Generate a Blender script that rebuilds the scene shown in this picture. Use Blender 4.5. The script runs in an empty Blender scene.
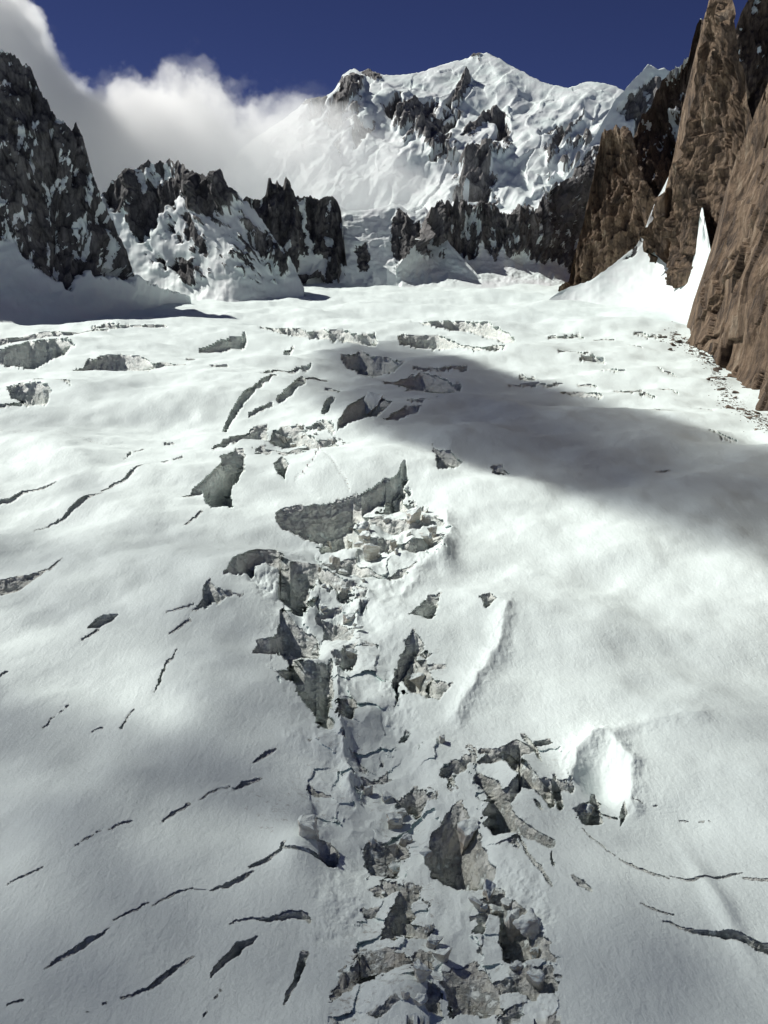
import bpy, bmesh, math, random
import numpy as np
from mathutils import Vector

random.seed(7)
RNG = np.random.default_rng(11)
scene = bpy.context.scene
COL = scene.collection
W, H = 768, 1024
F = 1050.0
PITCH = math.atan((512 - 300) / F)
CAMZ = 120.0
CP, SP = math.cos(PITCH), math.sin(PITCH)
SUN_AZ, SUN_EL = math.radians(57), math.radians(43)
SUN = np.array([-math.sin(SUN_AZ) * math.cos(SUN_EL), math.cos(SUN_AZ) * math.cos(SUN_EL), math.sin(SUN_EL)])

# ------------------------------------------------------------------ numerics
_T = RNG.random((64, 64, 64)).astype(np.float32)
_T2 = RNG.random((256, 256)).astype(np.float32)

def _q(t):
    return t * t * t * (t * (t * 6 - 15) + 10)

def vnoise3(x, y, z):
    x = np.asarray(x, np.float32); y = np.asarray(y, np.float32); z = np.asarray(z, np.float32)
    xi = np.floor(x).astype(np.int32); yi = np.floor(y).astype(np.int32); zi = np.floor(z).astype(np.int32)
    fx = _q(x - xi); fy = _q(y - yi); fz = _q(z - zi)
    x0 = xi & 63; x1 = (xi + 1) & 63; y0 = yi & 63; y1 = (yi + 1) & 63; z0 = zi & 63; z1 = (zi + 1) & 63
    a = _T[x0, y0, z0] * (1 - fx) + _T[x1, y0, z0] * fx
    b = _T[x0, y1, z0] * (1 - fx) + _T[x1, y1, z0] * fx
    c = _T[x0, y0, z1] * (1 - fx) + _T[x1, y0, z1] * fx
    d = _T[x0, y1, z1] * (1 - fx) + _T[x1, y1, z1] * fx
    a = a * (1 - fy) + b * fy
    c = c * (1 - fy) + d * fy
    return a * (1 - fz) + c * fz

def vnoise2(x, y):
    x = np.asarray(x, np.float32); y = np.asarray(y, np.float32)
    xi = np.floor(x).astype(np.int32); yi = np.floor(y).astype(np.int32)
    fx = _q(x - xi); fy = _q(y - yi)
    x0 = xi & 255; x1 = (xi + 1) & 255; y0 = yi & 255; y1 = (yi + 1) & 255
    a = _T2[x0, y0] * (1 - fx) + _T2[x1, y0] * fx
    b = _T2[x0, y1] * (1 - fx) + _T2[x1, y1] * fx
    return a * (1 - fy) + b * fy

def fbm2(x, y, o=4, g=0.5):
    s = 0; a = 1; t = 0
    for k in range(o):
        s = s + a * (vnoise2(x + 17.3 * k, y + 9.1 * k) * 2 - 1); t += a
        a *= g; x = x * 2.03; y = y * 2.03
    return s / t * 1.6

def fbm3(x, y, z, o=4, g=0.5):
    s = 0; a = 1; t = 0
    for k in range(o):
        s = s + a * (vnoise3(x + 7.3 * k, y + 3.1 * k, z + 5.7 * k) * 2 - 1); t += a
        a *= g; x = x * 2.03; y = y * 2.03; z = z * 2.03
    return s / t * 1.6

def ridged3(x, y, z, o=5, g=0.55):
    s = 0; a = 1; t = 0
    for k in range(o):
        n = 1 - np.abs(vnoise3(x + 7.3 * k, y + 3.1 * k, z + 5.7 * k) * 2 - 1) * 1.6
        s = s + a * n; t += a
        a *= g; x = x * 2.07; y = y * 2.07; z = z * 2.07
    return s / t

def sstep(a, b, x):
    t = np.clip((x - a) / (b - a), 0, 1)
    return t * t * (3 - 2 * t)

def ray(u, v):
    """direction of the view ray through photo pixel u, v, scaled to y = 1: returns x/y and z/y"""
    xc = (u - W / 2) / F; yc = (H / 2 - v) / F
    dy = CP + yc * SP
    return xc / dy, (yc * CP - SP) / dy

def inside(poly, u, v):
    r = np.zeros(u.shape, bool)
    n = len(poly)
    for i in range(n):
        x0, y0 = poly[i]; x1, y1 = poly[(i + 1) % n]
        if y0 == y1: continue
        c = ((y0 > v) != (y1 > v)) & (u < (x1 - x0) * (v - y0) / (y1 - y0) + x0)
        r ^= c
    return r

def seg_dist(u, v, pts):
    """distance to a polyline less its half width: pts = (u, v, w)"""
    best = np.full(u.shape, 1e9, np.float32)
    for (ax, ay, aw), (bx, by, bw) in zip(pts[:-1], pts[1:]):
        dx, dy = bx - ax, by - ay
        t = np.clip(((u - ax) * dx + (v - ay) * dy) / (dx * dx + dy * dy + 1e-9), 0, 1)
        d = np.hypot(u - ax - t * dx, v - ay - t * dy) - (aw + (bw - aw) * t)
        best = np.minimum(best, d)
    return best

# ------------------------------------------------------------------ object helpers
def tag(o, label=None, cat=None, group=None, kind=None):
    for k, val in (('label', label), ('category', cat), ('group', group), ('kind', kind)):
        if val: o[k] = val
    return o

def link(name, me, mat=None, parent=None):
    o = bpy.data.objects.new(name, me)
    COL.objects.link(o)
    if mat: me.materials.append(mat)
    if parent: o.parent = parent
    return o

def grid_mesh(name, P, mat, attrs=None, smooth=True, sharp=None, keep=None, parent=None):
    """P: rows x cols x 3"""
    R, C = P.shape[:2]
    me = bpy.data.meshes.new(name)
    idx = np.arange(R * C, dtype=np.int32).reshape(R, C)
    q = np.stack([idx[1:, :-1], idx[1:, 1:], idx[:-1, 1:], idx[:-1, :-1]], -1)
    if keep is not None: q = q[keep]
    q = q.reshape(-1, 4)
    me.vertices.add(R * C)
    me.vertices.foreach_set('co', P.reshape(-1).astype(np.float32))
    me.loops.add(q.size)
    me.loops.foreach_set('vertex_index', q.reshape(-1))
    me.polygons.add(len(q))
    me.polygons.foreach_set('loop_start', np.arange(0, q.size, 4, dtype=np.int32))
    me.polygons.foreach_set('use_smooth', np.full(len(q), smooth))
    for k, a in (attrs or {}).items():
        at = me.attributes.new(k, 'FLOAT', 'POINT')
        at.data.foreach_set('value', a.reshape(-1).astype(np.float32))
    me.update(calc_edges=True)
    if sharp: me.set_sharp_from_angle(angle=math.radians(sharp))
    return link(name, me, mat, parent)

# ------------------------------------------------------------------ materials
class NT:
    def __init__(s, name):
        s.m = bpy.data.materials.new(name); s.m.use_nodes = True
        s.t = s.m.node_tree; s.t.nodes.clear()
        s.out = s.n('ShaderNodeOutputMaterial')
    def n(s, typ, **kw):
        x = s.t.nodes.new(typ)
        for k, v in kw.items(): setattr(x, k, v)
        return x
    def l(s, a, b): s.t.links.new(a, b)
    def set(s, sock, v):
        if hasattr(v, 'is_output') or isinstance(v, bpy.types.NodeSocket): s.l(v, sock)
        else: sock.default_value = v
    def math(s, op, a, b=0.0, c=None, clamp=False):
        x = s.n('ShaderNodeMath', operation=op, use_clamp=clamp)
        s.set(x.inputs[0], a); s.set(x.inputs[1], b)
        if c is not None: s.set(x.inputs[2], c)
        return x.outputs[0]
    def mix(s, f, a, b):
        x = s.n('ShaderNodeMix', data_type='RGBA')
        s.set(x.inputs[0], f); s.set(x.inputs[6], a); s.set(x.inputs[7], b)
        return x.outputs[2]
    def noise(s, co, scale, detail=4, rough=0.55, dist=0.0):
        x = s.n('ShaderNodeTexNoise')
        x.inputs['Scale'].default_value = scale; x.inputs['Detail'].default_value = detail
        x.inputs['Roughness'].default_value = rough; x.inputs['Distortion'].default_value = dist
        s.l(co, x.inputs['Vector'])
        return x.outputs['Fac']
    def ramp(s, f, stops):
        x = s.n('ShaderNodeValToRGB')
        e = x.color_ramp.elements
        e[0].position, e[0].color = stops[0]; e[1].position, e[1].color = stops[-1]
        for p, c in stops[1:-1]:
            k = e.new(p); k.color = c
        s.l(f, x.inputs[0])
        return x.outputs[0]
    def rng(s, f, a, b, c=0.0, d=1.0):
        x = s.n('ShaderNodeMapRange'); x.clamp = True
        s.set(x.inputs[0], f)
        for i, v in enumerate((a, b, c, d)): x.inputs[i + 1].default_value = v
        return x.outputs[0]
    def attr(s, name):
        x = s.n('ShaderNodeAttribute', attribute_name=name)
        return x.outputs['Fac']
    def bump(s, h, dist, strength=1.0, nrm=None):
        x = s.n('ShaderNodeBump'); x.inputs['Strength'].default_value = strength
        x.inputs['Distance'].default_value = dist
        s.l(h, x.inputs['Height'])
        if nrm: s.l(nrm, x.inputs['Normal'])
        return x.outputs[0]
    def scaled(s, co, v):
        x = s.n('ShaderNodeMapping'); x.inputs['Scale'].default_value = v
        s.l(co, x.inputs[0])
        return x.outputs[0]

def rgb(r, g, b): return (r, g, b, 1)

SNOW_A, SNOW_B = rgb(.795, .885, .865), rgb(.745, .83, .81)

def glacier_material():
    s = NT('glacier_snow_and_ice')
    pos = s.n('ShaderNodeNewGeometry').outputs['Position']
    ice, dirt = s.attr('ice'), s.attr('dirt')
    n1 = s.noise(pos, .02, 5); n2 = s.noise(pos, .35, 6, .6)
    snow = s.mix(s.rng(n1, .35, .65), SNOW_A, SNOW_B)
    # layered ice in the broken walls: flat bands of cleaner and dirtier ice
    lay = s.noise(s.scaled(pos, (.03, .03, .55)), 1.0, 5, .6, .6)
    blotch = s.noise(pos, .12, 6, .65)
    icec = s.ramp(s.math('ADD', s.math('MULTIPLY', lay, .6), s.math('MULTIPLY', blotch, .4)),
                  [(.30, rgb(.62, .63, .595)), (.45, rgb(.76, .79, .745)), (.55, rgb(.80, .84, .80)), (.7, rgb(.84, .88, .85))])
    dirtc = s.ramp(blotch, [(.3, rgb(.30, .28, .22)), (.5, rgb(.54, .53, .43)), (.68, rgb(.73, .745, .66))])
    icec = s.mix(s.math('MULTIPLY', s.math('MULTIPLY', dirt, .8), s.rng(n2, .3, .62), clamp=True), icec, dirtc)
    # fresh snow dusted over the broken walls
    dust = s.math('MULTIPLY', s.rng(s.noise(pos, .20, 9, .72), .50, .60), .72)
    ice = s.math('MULTIPLY', ice, s.math('SUBTRACT', 1.0, dust))
    base = s.mix(ice, snow, icec)
    # dirt specks where the surface has been disturbed
    sp = s.math('MULTIPLY', s.rng(s.noise(pos, .5, 8, .7), .54, .66), dirt)
    base = s.mix(s.math('MULTIPLY', sp, .85), base, rgb(.19, .155, .12))
    b = s.n('ShaderNodeBsdfPrincipled')
    s.l(base, b.inputs['Base Color'])
    s.l(s.rng(ice, 0, 1, .62, .5), b.inputs['Roughness'])
    b.inputs['Specular IOR Level'].default_value = .32
    fine = s.noise(pos, .9, 7, .6)
    nb = s.bump(s.noise(pos, .055, 5, .5), 2.2, .35)
    nb = s.bump(fine, .4, .55, nb)
    nb = s.bump(s.noise(s.scaled(pos, (.5, .16, .3)), 1.0, 5, .6, .4), .7, .4, nb)
    crag = s.math('MULTIPLY', s.noise(pos, .28, 8, .68, .4), ice)
    nb = s.bump(crag, 1.5, 1.0, nb)
    s.l(nb, b.inputs['Normal'])
    s.l(b.outputs[0], s.out.inputs[0])
    return s.m

def mountain_material(name, stops, scale=1.0, snowpatch=0.0, bumpm=4.0):
    """rock whose colour varies in blotches and upright streaks, under snow where the attribute rock is low"""
    s = NT(name)
    pos = s.n('ShaderNodeNewGeometry').outputs['Position']
    rock = s.attr('rock')
    sc = scale
    streak = s.noise(s.scaled(pos, (.05 * sc, .05 * sc, .011 * sc)), 1.0, 7, .65, .5)
    blot = s.noise(pos, .012 * sc, 6, .62)
    f = s.math('ADD', s.math('MULTIPLY', streak, .55), s.math('MULTIPLY', blot, .45))
    rc = s.ramp(f, stops)
    cr = s.n('ShaderNodeTexVoronoi', feature='DISTANCE_TO_EDGE')
    s.l(s.scaled(pos, (.05 * sc, .05 * sc, .014 * sc)), cr.inputs['Vector']); cr.inputs['Scale'].default_value = 1.0
    crack = s.rng(cr.outputs['Distance'], 0, .09, .55, 1)
    rc2 = s.n('ShaderNodeMix', data_type='RGBA', blend_type='MULTIPLY')
    rc2.inputs[0].default_value = .8
    s.l(rc, rc2.inputs[6]); s.l(crack, rc2.inputs[7])
    edge = s.noise(pos, .05 * sc, 7, .7)
    m = s.rng(s.math('ADD', rock, s.math('MULTIPLY', s.math('SUBTRACT', edge, .5), .9)), .42, .56)
    snow = s.mix(s.rng(blot, .35, .65), SNOW_A, rgb(.76, .79, .80))
    base = s.mix(m, snow, rc2.outputs[2])
    b = s.n('ShaderNodeBsdfPrincipled')
    s.l(base, b.inputs['Base Color'])
    s.l(s.rng(m, 0, 1, .6, .9), b.inputs['Roughness'])
    b.inputs['Specular IOR Level'].default_value = .25
    crag = s.math('MULTIPLY', s.noise(s.scaled(pos, (.06 * sc, .06 * sc, .036 * sc)), 1.0, 9, .7, .3), m)
    nb = s.bump(crag, 14.0 / sc * bumpm / 4, .9)
    nb = s.bump(s.noise(pos, .02 * sc, 6, .5), 5.0 / sc, .35, nb)
    s.l(nb, b.inputs['Normal'])
    s.l(b.outputs[0], s.out.inputs[0])
    return s.m

M_GLACIER = glacier_material()
GREY = [(.34, rgb(.058, .058, .063)), (.46, rgb(.112, .111, .115)), (.55, rgb(.195, .19, .188)), (.66, rgb(.32, .31, .305))]
HAZED_ROCK = [(.34, rgb(.12, .118, .122)), (.46, rgb(.20, .195, .195)), (.55, rgb(.28, .27, .265)), (.66, rgb(.38, .37, .36))]  # rock colour paled to stand in for distance haze
BROWN = [(.36, rgb(.050, .039, .032)), (.46, rgb(.125, .089, .064)), (.54, rgb(.225, .158, .106)), (.63, rgb(.34, .27, .20))]
DARK_BROWN = [(.30, rgb(.045, .038, .035)), (.45, rgb(.115, .088, .072)), (.56, rgb(.20, .155, .12)), (.70, rgb(.28, .23, .19))]  # deeper, duller brown for the stepped wall and the spire
M_GREY = mountain_material('dark_schist_and_snow', GREY, 1.0)
M_HAZED = mountain_material('hazed_rock_and_snow', HAZED_ROCK, .7)
M_BROWN = mountain_material('rust_brown_granite', BROWN, 1.5, bumpm=5)
M_DARK_BROWN = mountain_material('dark_brown_granite', DARK_BROWN, 1.2)

# ------------------------------------------------------------------ the glacier
VT = np.array([200, 262, 268, 275, 285, 300, 320, 350, 400, 450, 500, 600, 700, 800, 900, 1024, 1200, 1400], float)
YT = np.array([9000, 4600, 3900, 3300, 2750, 2250, 1760, 1300, 900, 705, 580, 430, 335, 268, 222, 180, 138, 105], float)
_vs = np.linspace(200, 1400, 2401)
_ly = np.interp(_vs, VT, np.log(YT))
_k = np.exp(-np.linspace(-2.5, 2.5, 61) ** 2); _k /= _k.sum()
_ly = np.convolve(np.pad(_ly, 30, mode='reflect', reflect_type='odd'), _k, 'valid')

def ybase(v):
    return np.exp(np.interp(v, _vs, _ly))

def spaced(a, b, da, core0, core1, dc):
    left = np.arange(a, core0, da); mid = np.arange(core0, core1, dc); right = np.arange(core1, b + da, da)
    return np.concatenate([left, mid, right])

us = spaced(-560, 1330, 9, -22, 790, .9)
vs = np.concatenate([np.arange(255, 284, 1.5), np.arange(284, 1034, .82), np.arange(1034, 1400, 7)])
UU, VV = np.meshgrid(us, vs)
UU = UU.astype(np.float32); VV = VV.astype(np.float32)
WALL = np.zeros(UU.shape, bool)
LEAN = np.zeros(UU.shape, np.float32)
ICE = np.zeros(UU.shape, np.float32)
DIRT = np.zeros(UU.shape, np.float32)
# slightly ragged outlines
WU = (fbm2(UU / 11, VV / 11, 4, .6) * 3.2).astype(np.float32)
WV = (fbm2(UU / 11 + 40, VV / 8 + 70, 4, .6) * 2.4).astype(np.float32)

def box(u0, u1, v0, v1, m=14):
    c0 = np.searchsorted(us, u0 - m); c1 = np.searchsorted(us, u1 + m)
    r0 = np.searchsorted(vs, v0 - m); r1 = np.searchsorted(vs, v1 + m)
    return slice(r0, r1), slice(c0, c1)

def cliff(poly, lean=.25, dirt=0.0, rag=1.0):
    a = np.array(poly, float)
    b = box(a[:, 0].min(), a[:, 0].max(), a[:, 1].min(), a[:, 1].max())
    m = inside(poly, UU[b] + WU[b] * rag, VV[b] + WV[b] * rag)
    WALL[b] |= m
    LEAN[b][m] = lean
    ICE[b][m] = 1
    DIRT[b][m] = np.maximum(DIRT[b][m], dirt)

def crack(pts, lean=0.0, rag=.6, dirt=.15, dash=None, grow=.86):
    if lean > 0: grow, lean = 1.2, lean * .3
    pts = [(p[0], p[1], p[2] * grow) for p in pts]
    a = np.array(pts, float)
    b = box(a[:, 0].min(), a[:, 0].max(), a[:, 1].min(), a[:, 1].max())
    u, v = UU[b] + WU[b] * rag, VV[b] + WV[b] * rag
    m = seg_dist(u, v, pts) < 0
    if dash: m &= (vnoise2(u / dash, v / dash + 3.7) > .45)
    WALL[b] |= m
    LEAN[b][m] = lean
    ICE[b][m] = 1
    DIRT[b][m] = np.maximum(DIRT[b][m], dirt)

# --- narrow crevasses in the smooth snow, lower left
crack([(45, 979, .3), (75, 962, 3.6), (92, 951, 3.2), (110, 939, .6)])
crack([(114, 931, .5), (132, 921, 1.3), (149, 913, .6)])
crack([(154, 915, .8), (172, 904, 1.5), (194, 894, .6)])
crack([(195, 896, .6), (207, 896, .6)])
crack([(211, 897, .6), (228, 892, 2.4), (241, 886, 3), (254, 879, 1)])
crack([(249, 875, 1.4), (265, 870, 3.4), (280, 862, 2.2), (284, 854, 2)])
crack([(9, 892, .5), (25, 887, 1), (44, 879, .6)])
crack([(75, 859, .6), (102, 845, .6)], dash=4)
crack([(110, 842, .6), (133, 831, 1.1)])
crack([(163, 829, .8), (175, 820, 1.8), (190, 811, 1)])
crack([(200, 806, .6), (215, 797, 1.1), (229, 791, .8)])
crack([(233, 793, 1.4), (247, 787, 2.6), (261, 780, 1.2)])
crack([(121, 1005, 1), (150, 995, 2), (160, 987, 3.6), (172, 977, 4), (194, 962, .4)])
crack([(82, 1023, 1.2), (110, 1007, 1.5)], dash=4)
crack([(211, 985, 1), (220, 972, 4.5), (240, 955, 5.5), (257, 945, 1.5)], lean=-.2)
crack([(229, 932, .7), (250, 927, 1.4), (270, 929, 2.2), (290, 922, 4.6), (305, 922, 4.6), (310, 929, 2)])
crack([(285, 1015, .8), (296, 990, 2.4), (305, 962, 4)], lean=.1)
crack([(203, 1023, 1.2), (222, 998, 1.2)], dash=4)
crack([(9, 1015, 1), (22, 1008, 1.4)])
crack([(280, 860, .6), (306, 863, 1.8), (332, 865, 2.4)], lean=.3)
crack([(255, 769, .8), (266, 761, 2), (274, 755, 1.2)])
# middle left
crack([(155, 701, .5), (167, 677, 1.3), (177, 660, .6)])
crack([(122, 737, 1.3), (129, 725, .9), (135, 717, .5)])
crack([(39, 737, .9), (69, 712, .9)], dash=5)
crack([(167, 627, .5), (182, 624, 1), (194, 621, .8)])
crack([(169, 645, .6), (181, 638, 1.4), (191, 633, 1)])
crack([(0, 685, .9), (7, 681, .9)])
crack([(92, 739, .7), (102, 736, .7)])
cliff([(88, 638), (96, 630), (104, 625), (119, 623), (114, 631), (100, 638)], lean=-.5, rag=.3)
crack([(84, 651, 1), (98, 640, 1.8)])
cliff([(-30, 590), (0, 586), (25, 582), (50, 578), (36, 588), (16, 602), (-10, 610), (-40, 612)], lean=.25, dirt=.5, rag=.5)
crack([(50, 579, 1.4), (63, 569, .5)])
# upper left
crack([(-40, 515, 3), (0, 499, 2.4), (25, 490, 1.8), (57, 481, .5)])
crack([(35, 526, .4), (62, 515, 1.2), (82, 502, 3.6), (102, 494, 1.2)])
crack([(102, 491, 1.2), (125, 481, 1.8), (151, 464, .5)])
crack([(155, 462, 1.1), (200, 447, 1.1)], dash=5)
crack([(120, 456, 1), (145, 444, 1.2)], dash=5)
crack([(165, 436, 1), (174, 436, 1.3)])
crack([(185, 527, .7), (202, 514, 1.2)])
cliff([(178, 497), (195, 485), (217, 472), (220, 455), (235, 445), (244, 445), (245, 472), (234, 484), (232, 505), (208, 509), (203, 492)], lean=.05)
crack([(225, 420, 2.6), (237, 407, 3), (255, 395, 3.2), (278, 382, 1)], lean=-.1)
crack([(279, 402, 2.6), (290, 395, 4), (303, 384, 4.2)], lean=-.1)
crack([(250, 411, 1.4), (270, 405, 2)])
cliff([(212, 445), (220, 439), (232, 432), (245, 425), (267, 417), (265, 435), (240, 438)], lean=.15)
cliff([(265, 435), (272, 425), (300, 423), (312, 433), (320, 441), (295, 446), (280, 444)], lean=.4, rag=1.6)
cliff([(274, 465), (283, 456), (290, 470), (285, 479), (277, 477)], lean=.1, rag=.6)
crack([(305, 382, 1), (325, 378, 2.2)]); crack([(327, 389, 2), (337, 392, 3)]); crack([(325, 412, 4), (332, 401, 4)], lean=0)
cliff([(338, 432), (348, 411), (364, 395), (383, 399), (393, 404), (376, 422), (356, 428)], lean=.2, dirt=.3, rag=.7)
cliff([(384, 422), (409, 409), (425, 408), (410, 418), (396, 425)], lean=.3, dirt=.3)
cliff([(276, 512), (285, 506), (317, 499), (352, 491), (375, 485), (399, 477), (407, 469), (408, 481), (399, 493), (375, 499), (364, 508), (360, 520), (352, 532), (325, 538), (301, 536), (280, 528)], lean=.22, rag=.7)
# long low ice steps across the upper basin
crack([(-30, 344, 3), (0, 341, 4), (37, 338, 4.2), (80, 336, 3.5), (108, 336, 2)], lean=.5)
crack([(92, 331, .8), (120, 331, 2), (165, 330, 1)], lean=.4)
cliff([(-40, 358), (0, 355), (30, 349), (60, 347), (76, 351), (60, 360), (35, 372), (15, 370), (-30, 366)], lean=.5)
cliff([(70, 372), (100, 362), (120, 359), (145, 362), (155, 370), (150, 377), (125, 375), (85, 376)], lean=.5)
crack([(155, 370, 2), (185, 369, 1)], lean=.2)
crack([(200, 348, 1), (222, 344, 2.6), (245, 340, 2)], lean=.2)
crack([(232, 357, .8), (257, 353, 1.8)]); crack([(279, 353, 1.4), (292, 346, 2.2)]); crack([(188, 361, 2), (192, 361, 2.4)])
crack([(258, 328, .8), (290, 332, 3), (325, 335, 4), (372, 340, 4)], lean=.5)
cliff([(342, 355), (356, 350), (384, 352), (404, 360), (396, 368), (372, 372), (352, 366)], lean=.3)
cliff([(8, 396), (35, 392), (52, 398), (47, 408), (30, 411), (13, 404)], lean=.4)
crack([(35, 390, 1), (55, 389, 2), (70, 394, 1.4)]); crack([(210, 370, 1), (227, 372, 1.4)])
crack([(260, 380, .8), (275, 376, 1.4), (310, 366, 1)])
crack([(0, 412, 1), (24, 408, 1.5)])
crack([(399, 322, .8), (434, 325, 1.8), (469, 327, 3.6), (499, 333, 4.4), (511, 338, 3)], lean=.5)
crack([(404, 339, 4), (434, 340, 4.4), (474, 345, 2.2)], lean=.3)
crack([(474, 347, 1.8), (504, 350, 2)], lean=.3, rag=1.2)
cliff([(384, 378), (404, 372), (424, 369), (450, 374), (463, 381), (450, 388), (410, 388)], lean=.35)
crack([(414, 365, 1), (440, 366, 2), (466, 364, 2)], lean=0)
for p in ([(549, 334, .8), (584, 333, 1)], [(634, 334, .8), (661, 336, 1)], [(594, 338, .6), (614, 339, .7)], [(581, 356, 1.2), (604, 357, 1.6)],
          [(520, 369, 1.6), (534, 370, 1.8)], [(636, 363, 1), (656, 367, 1.3)], [(564, 385, 1.6), (580, 387, 2.6), (599, 391, 1.8)],
          [(509, 376, .6), (564, 377, .7)], [(577, 378, .8), (597, 380, .8)], [(616, 386, .8), (641, 387, 1.2)], [(629, 345, .6), (642, 349, .7)],
          [(659, 370, .6), (679, 375, .7)], [(629, 406, 1.4), (654, 407, 1.7)], [(656, 409, .9), (674, 414, 1.3)], [(659, 382, .8), (679, 389, .9)],
          [(641, 390, .8), (656, 393, .8)], [(709, 435, .8), (736, 442, 1)], [(656, 474, .8), (669, 475, 1)], [(712, 432, .6), (722, 441, .6)],
          [(540, 304, .4), (568, 304, .5)], [(560, 352, .5), (590, 352, .5)], [(600, 368, .5), (625, 371, .6)], [(690, 400, .5), (715, 409, .6)]):
    crack(p, lean=.1)
cliff([(432, 453), (450, 457), (464, 465), (455, 474), (439, 475), (436, 465)], lean=.2)
cliff([(489, 470), (501, 467), (509, 477), (496, 480)], lean=.2)
# --- the broken ice of the main fall
cliff([(223, 597), (239, 575), (250, 565), (264, 556), (274, 550), (282, 560), (274, 573), (258, 581), (256, 593), (235, 597)], lean=.2)
cliff([(194, 628), (203, 614), (211, 602), (217, 610), (242, 610), (223, 618), (203, 624)], lean=.25)
cliff([(278, 599), (280, 579), (301, 565), (317, 567), (325, 579), (309, 595), (305, 610), (293, 615), (280, 606)], lean=.2)
cliff([(252, 661), (258, 645), (276, 640), (282, 614), (293, 622), (309, 626), (321, 634), (317, 653), (297, 659), (274, 661)], lean=.2)
cliff([(274, 681), (293, 669), (317, 661), (330, 653), (332, 673), (330, 696), (334, 735), (317, 727), (309, 708), (293, 688)], lean=.05, rag=1.4)
cliff([(336, 653), (342, 643), (355, 643), (358, 653), (344, 661)], lean=.4, dirt=.3)
cliff([(410, 616), (422, 600), (440, 591), (436, 610), (430, 618)], lean=.15)
cliff([(393, 704), (396, 657), (414, 632), (426, 645), (416, 661), (403, 677)], lean=.05, rag=1.2)
cliff([(424, 696), (430, 677), (451, 684), (438, 698)], lean=.1, rag=1.2)
cliff([(402, 676), (414, 664), (428, 666), (432, 680), (424, 694), (412, 690)], lean=.7, dirt=.35)
cliff([(399, 732), (404, 722), (410, 728), (404, 734)], lean=-.3)
cliff([(481, 600), (490, 596), (497, 604), (487, 609)], lean=.3, dirt=.3)
cliff([(320, 440), (334, 436), (330, 446)], lean=.3)
# lower slabs on the right of the fall
crack([(481, 753, 2), (496, 756, 3), (515, 773, 4), (534, 789, 4.5), (549, 803, 5), (551, 809, 3)], lean=.05, dirt=.6)
crack([(479, 780, 4), (493, 791, 7), (502, 809, 5), (512, 831, 7), (531, 841, 5.5), (549, 852, 5)], lean=.1, dirt=.5)
crack([(523, 737, 2.4), (534, 753, 4), (541, 767, 1)], lean=-.1); crack([(537, 747, 3), (549, 744, 4)], lean=-.1)
crack([(554, 783, 1.4), (557, 797, 4), (560, 811, 4)], lean=-.1)
cliff([(572, 812), (587, 806), (597, 787), (600, 803), (602, 828), (587, 831)], lean=.1, dirt=.3)
cliff([(620, 816), (624, 803), (628, 819), (620, 830)], lean=.1, rag=.5); crack([(601, 817, .8), (617, 822, 1.2)])
crack([(534, 806, 1.2), (541, 814, 1.6)]); crack([(519, 845, .9), (534, 875, 1.6), (549, 893, 1.8), (552, 900, .8)], lean=.1)
crack([(551, 862, .8), (553, 878, 1.5)])
crack([(581, 835, .5), (598, 851, .8), (614, 866, .6)])
crack([(617, 869, .8), (639, 880, 1.6), (655, 887, 1.8), (669, 891, .8)])
crack([(670, 888, .6), (694, 892, 1.8), (724, 887, 1.8), (741, 886, .8)])
crack([(742, 891, 1.2), (768, 896, 2.4), (820, 905, 2.5)])
crack([(638, 922, .5), (654, 928, 1), (673, 934, .6)])
crack([(662, 940, .6), (694, 950, 2.6), (729, 954, 4.6), (768, 967, 5.8), (830, 985, 6)], lean=-.25)
crack([(573, 892, 1.4), (581, 900, 4.4), (590, 908, 2)])
crack([(634, 805, .5), (657, 810, .5)], dash=5); crack([(680, 822, .5), (710, 827, .6)], dash=5)
# faces of dirty ice in the foreground
cliff([(425, 863), (432, 830), (448, 812), (462, 800), (475, 825), (487, 863), (497, 875), (491, 887), (476, 895), (456, 893), (433, 879)], lean=.45, dirt=.55)
cliff([(476, 910), (495, 891), (507, 902), (503, 926), (487, 922)], lean=.35, dirt=.35)
cliff([(499, 918), (515, 910), (534, 934), (550, 961), (556, 981), (534, 975), (511, 977), (499, 957)], lean=.4, dirt=.5)
cliff([(511, 985), (530, 980), (552, 985), (553, 1006), (536, 1016), (520, 1008)], lean=.5, dirt=.4)
cliff([(382, 947), (392, 914), (405, 883), (420, 892), (412, 930), (400, 948)], lean=.5, dirt=.9, rag=1.6)
cliff([(329, 1014), (339, 992), (366, 957), (382, 965), (400, 962), (412, 975), (394, 990), (359, 996)], lean=.6, dirt=1.0, rag=1.6)
cliff([(410, 968), (430, 958), (428, 992), (412, 990)], lean=.6, dirt=.9, rag=1.8)
cliff([(440, 985), (470, 968), (494, 990), (500, 1030), (450, 1030)], lean=.7, dirt=.7, rag=2)
cliff([(360, 846), (372, 826), (398, 834), (410, 852), (392, 862), (372, 856)], lean=.4, dirt=.5, rag=1.5)
cliff([(440, 770), (470, 752), (478, 758), (462, 772), (444, 778)], lean=.3, dirt=.4, rag=1.4)
cliff([(396, 790), (412, 778), (430, 784), (440, 796), (420, 806), (400, 802)], lean=.4, dirt=.5, rag=1.8)
cliff([(316, 846), (330, 838), (340, 852), (336, 866), (322, 866)], lean=.2, rag=.6)

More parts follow.
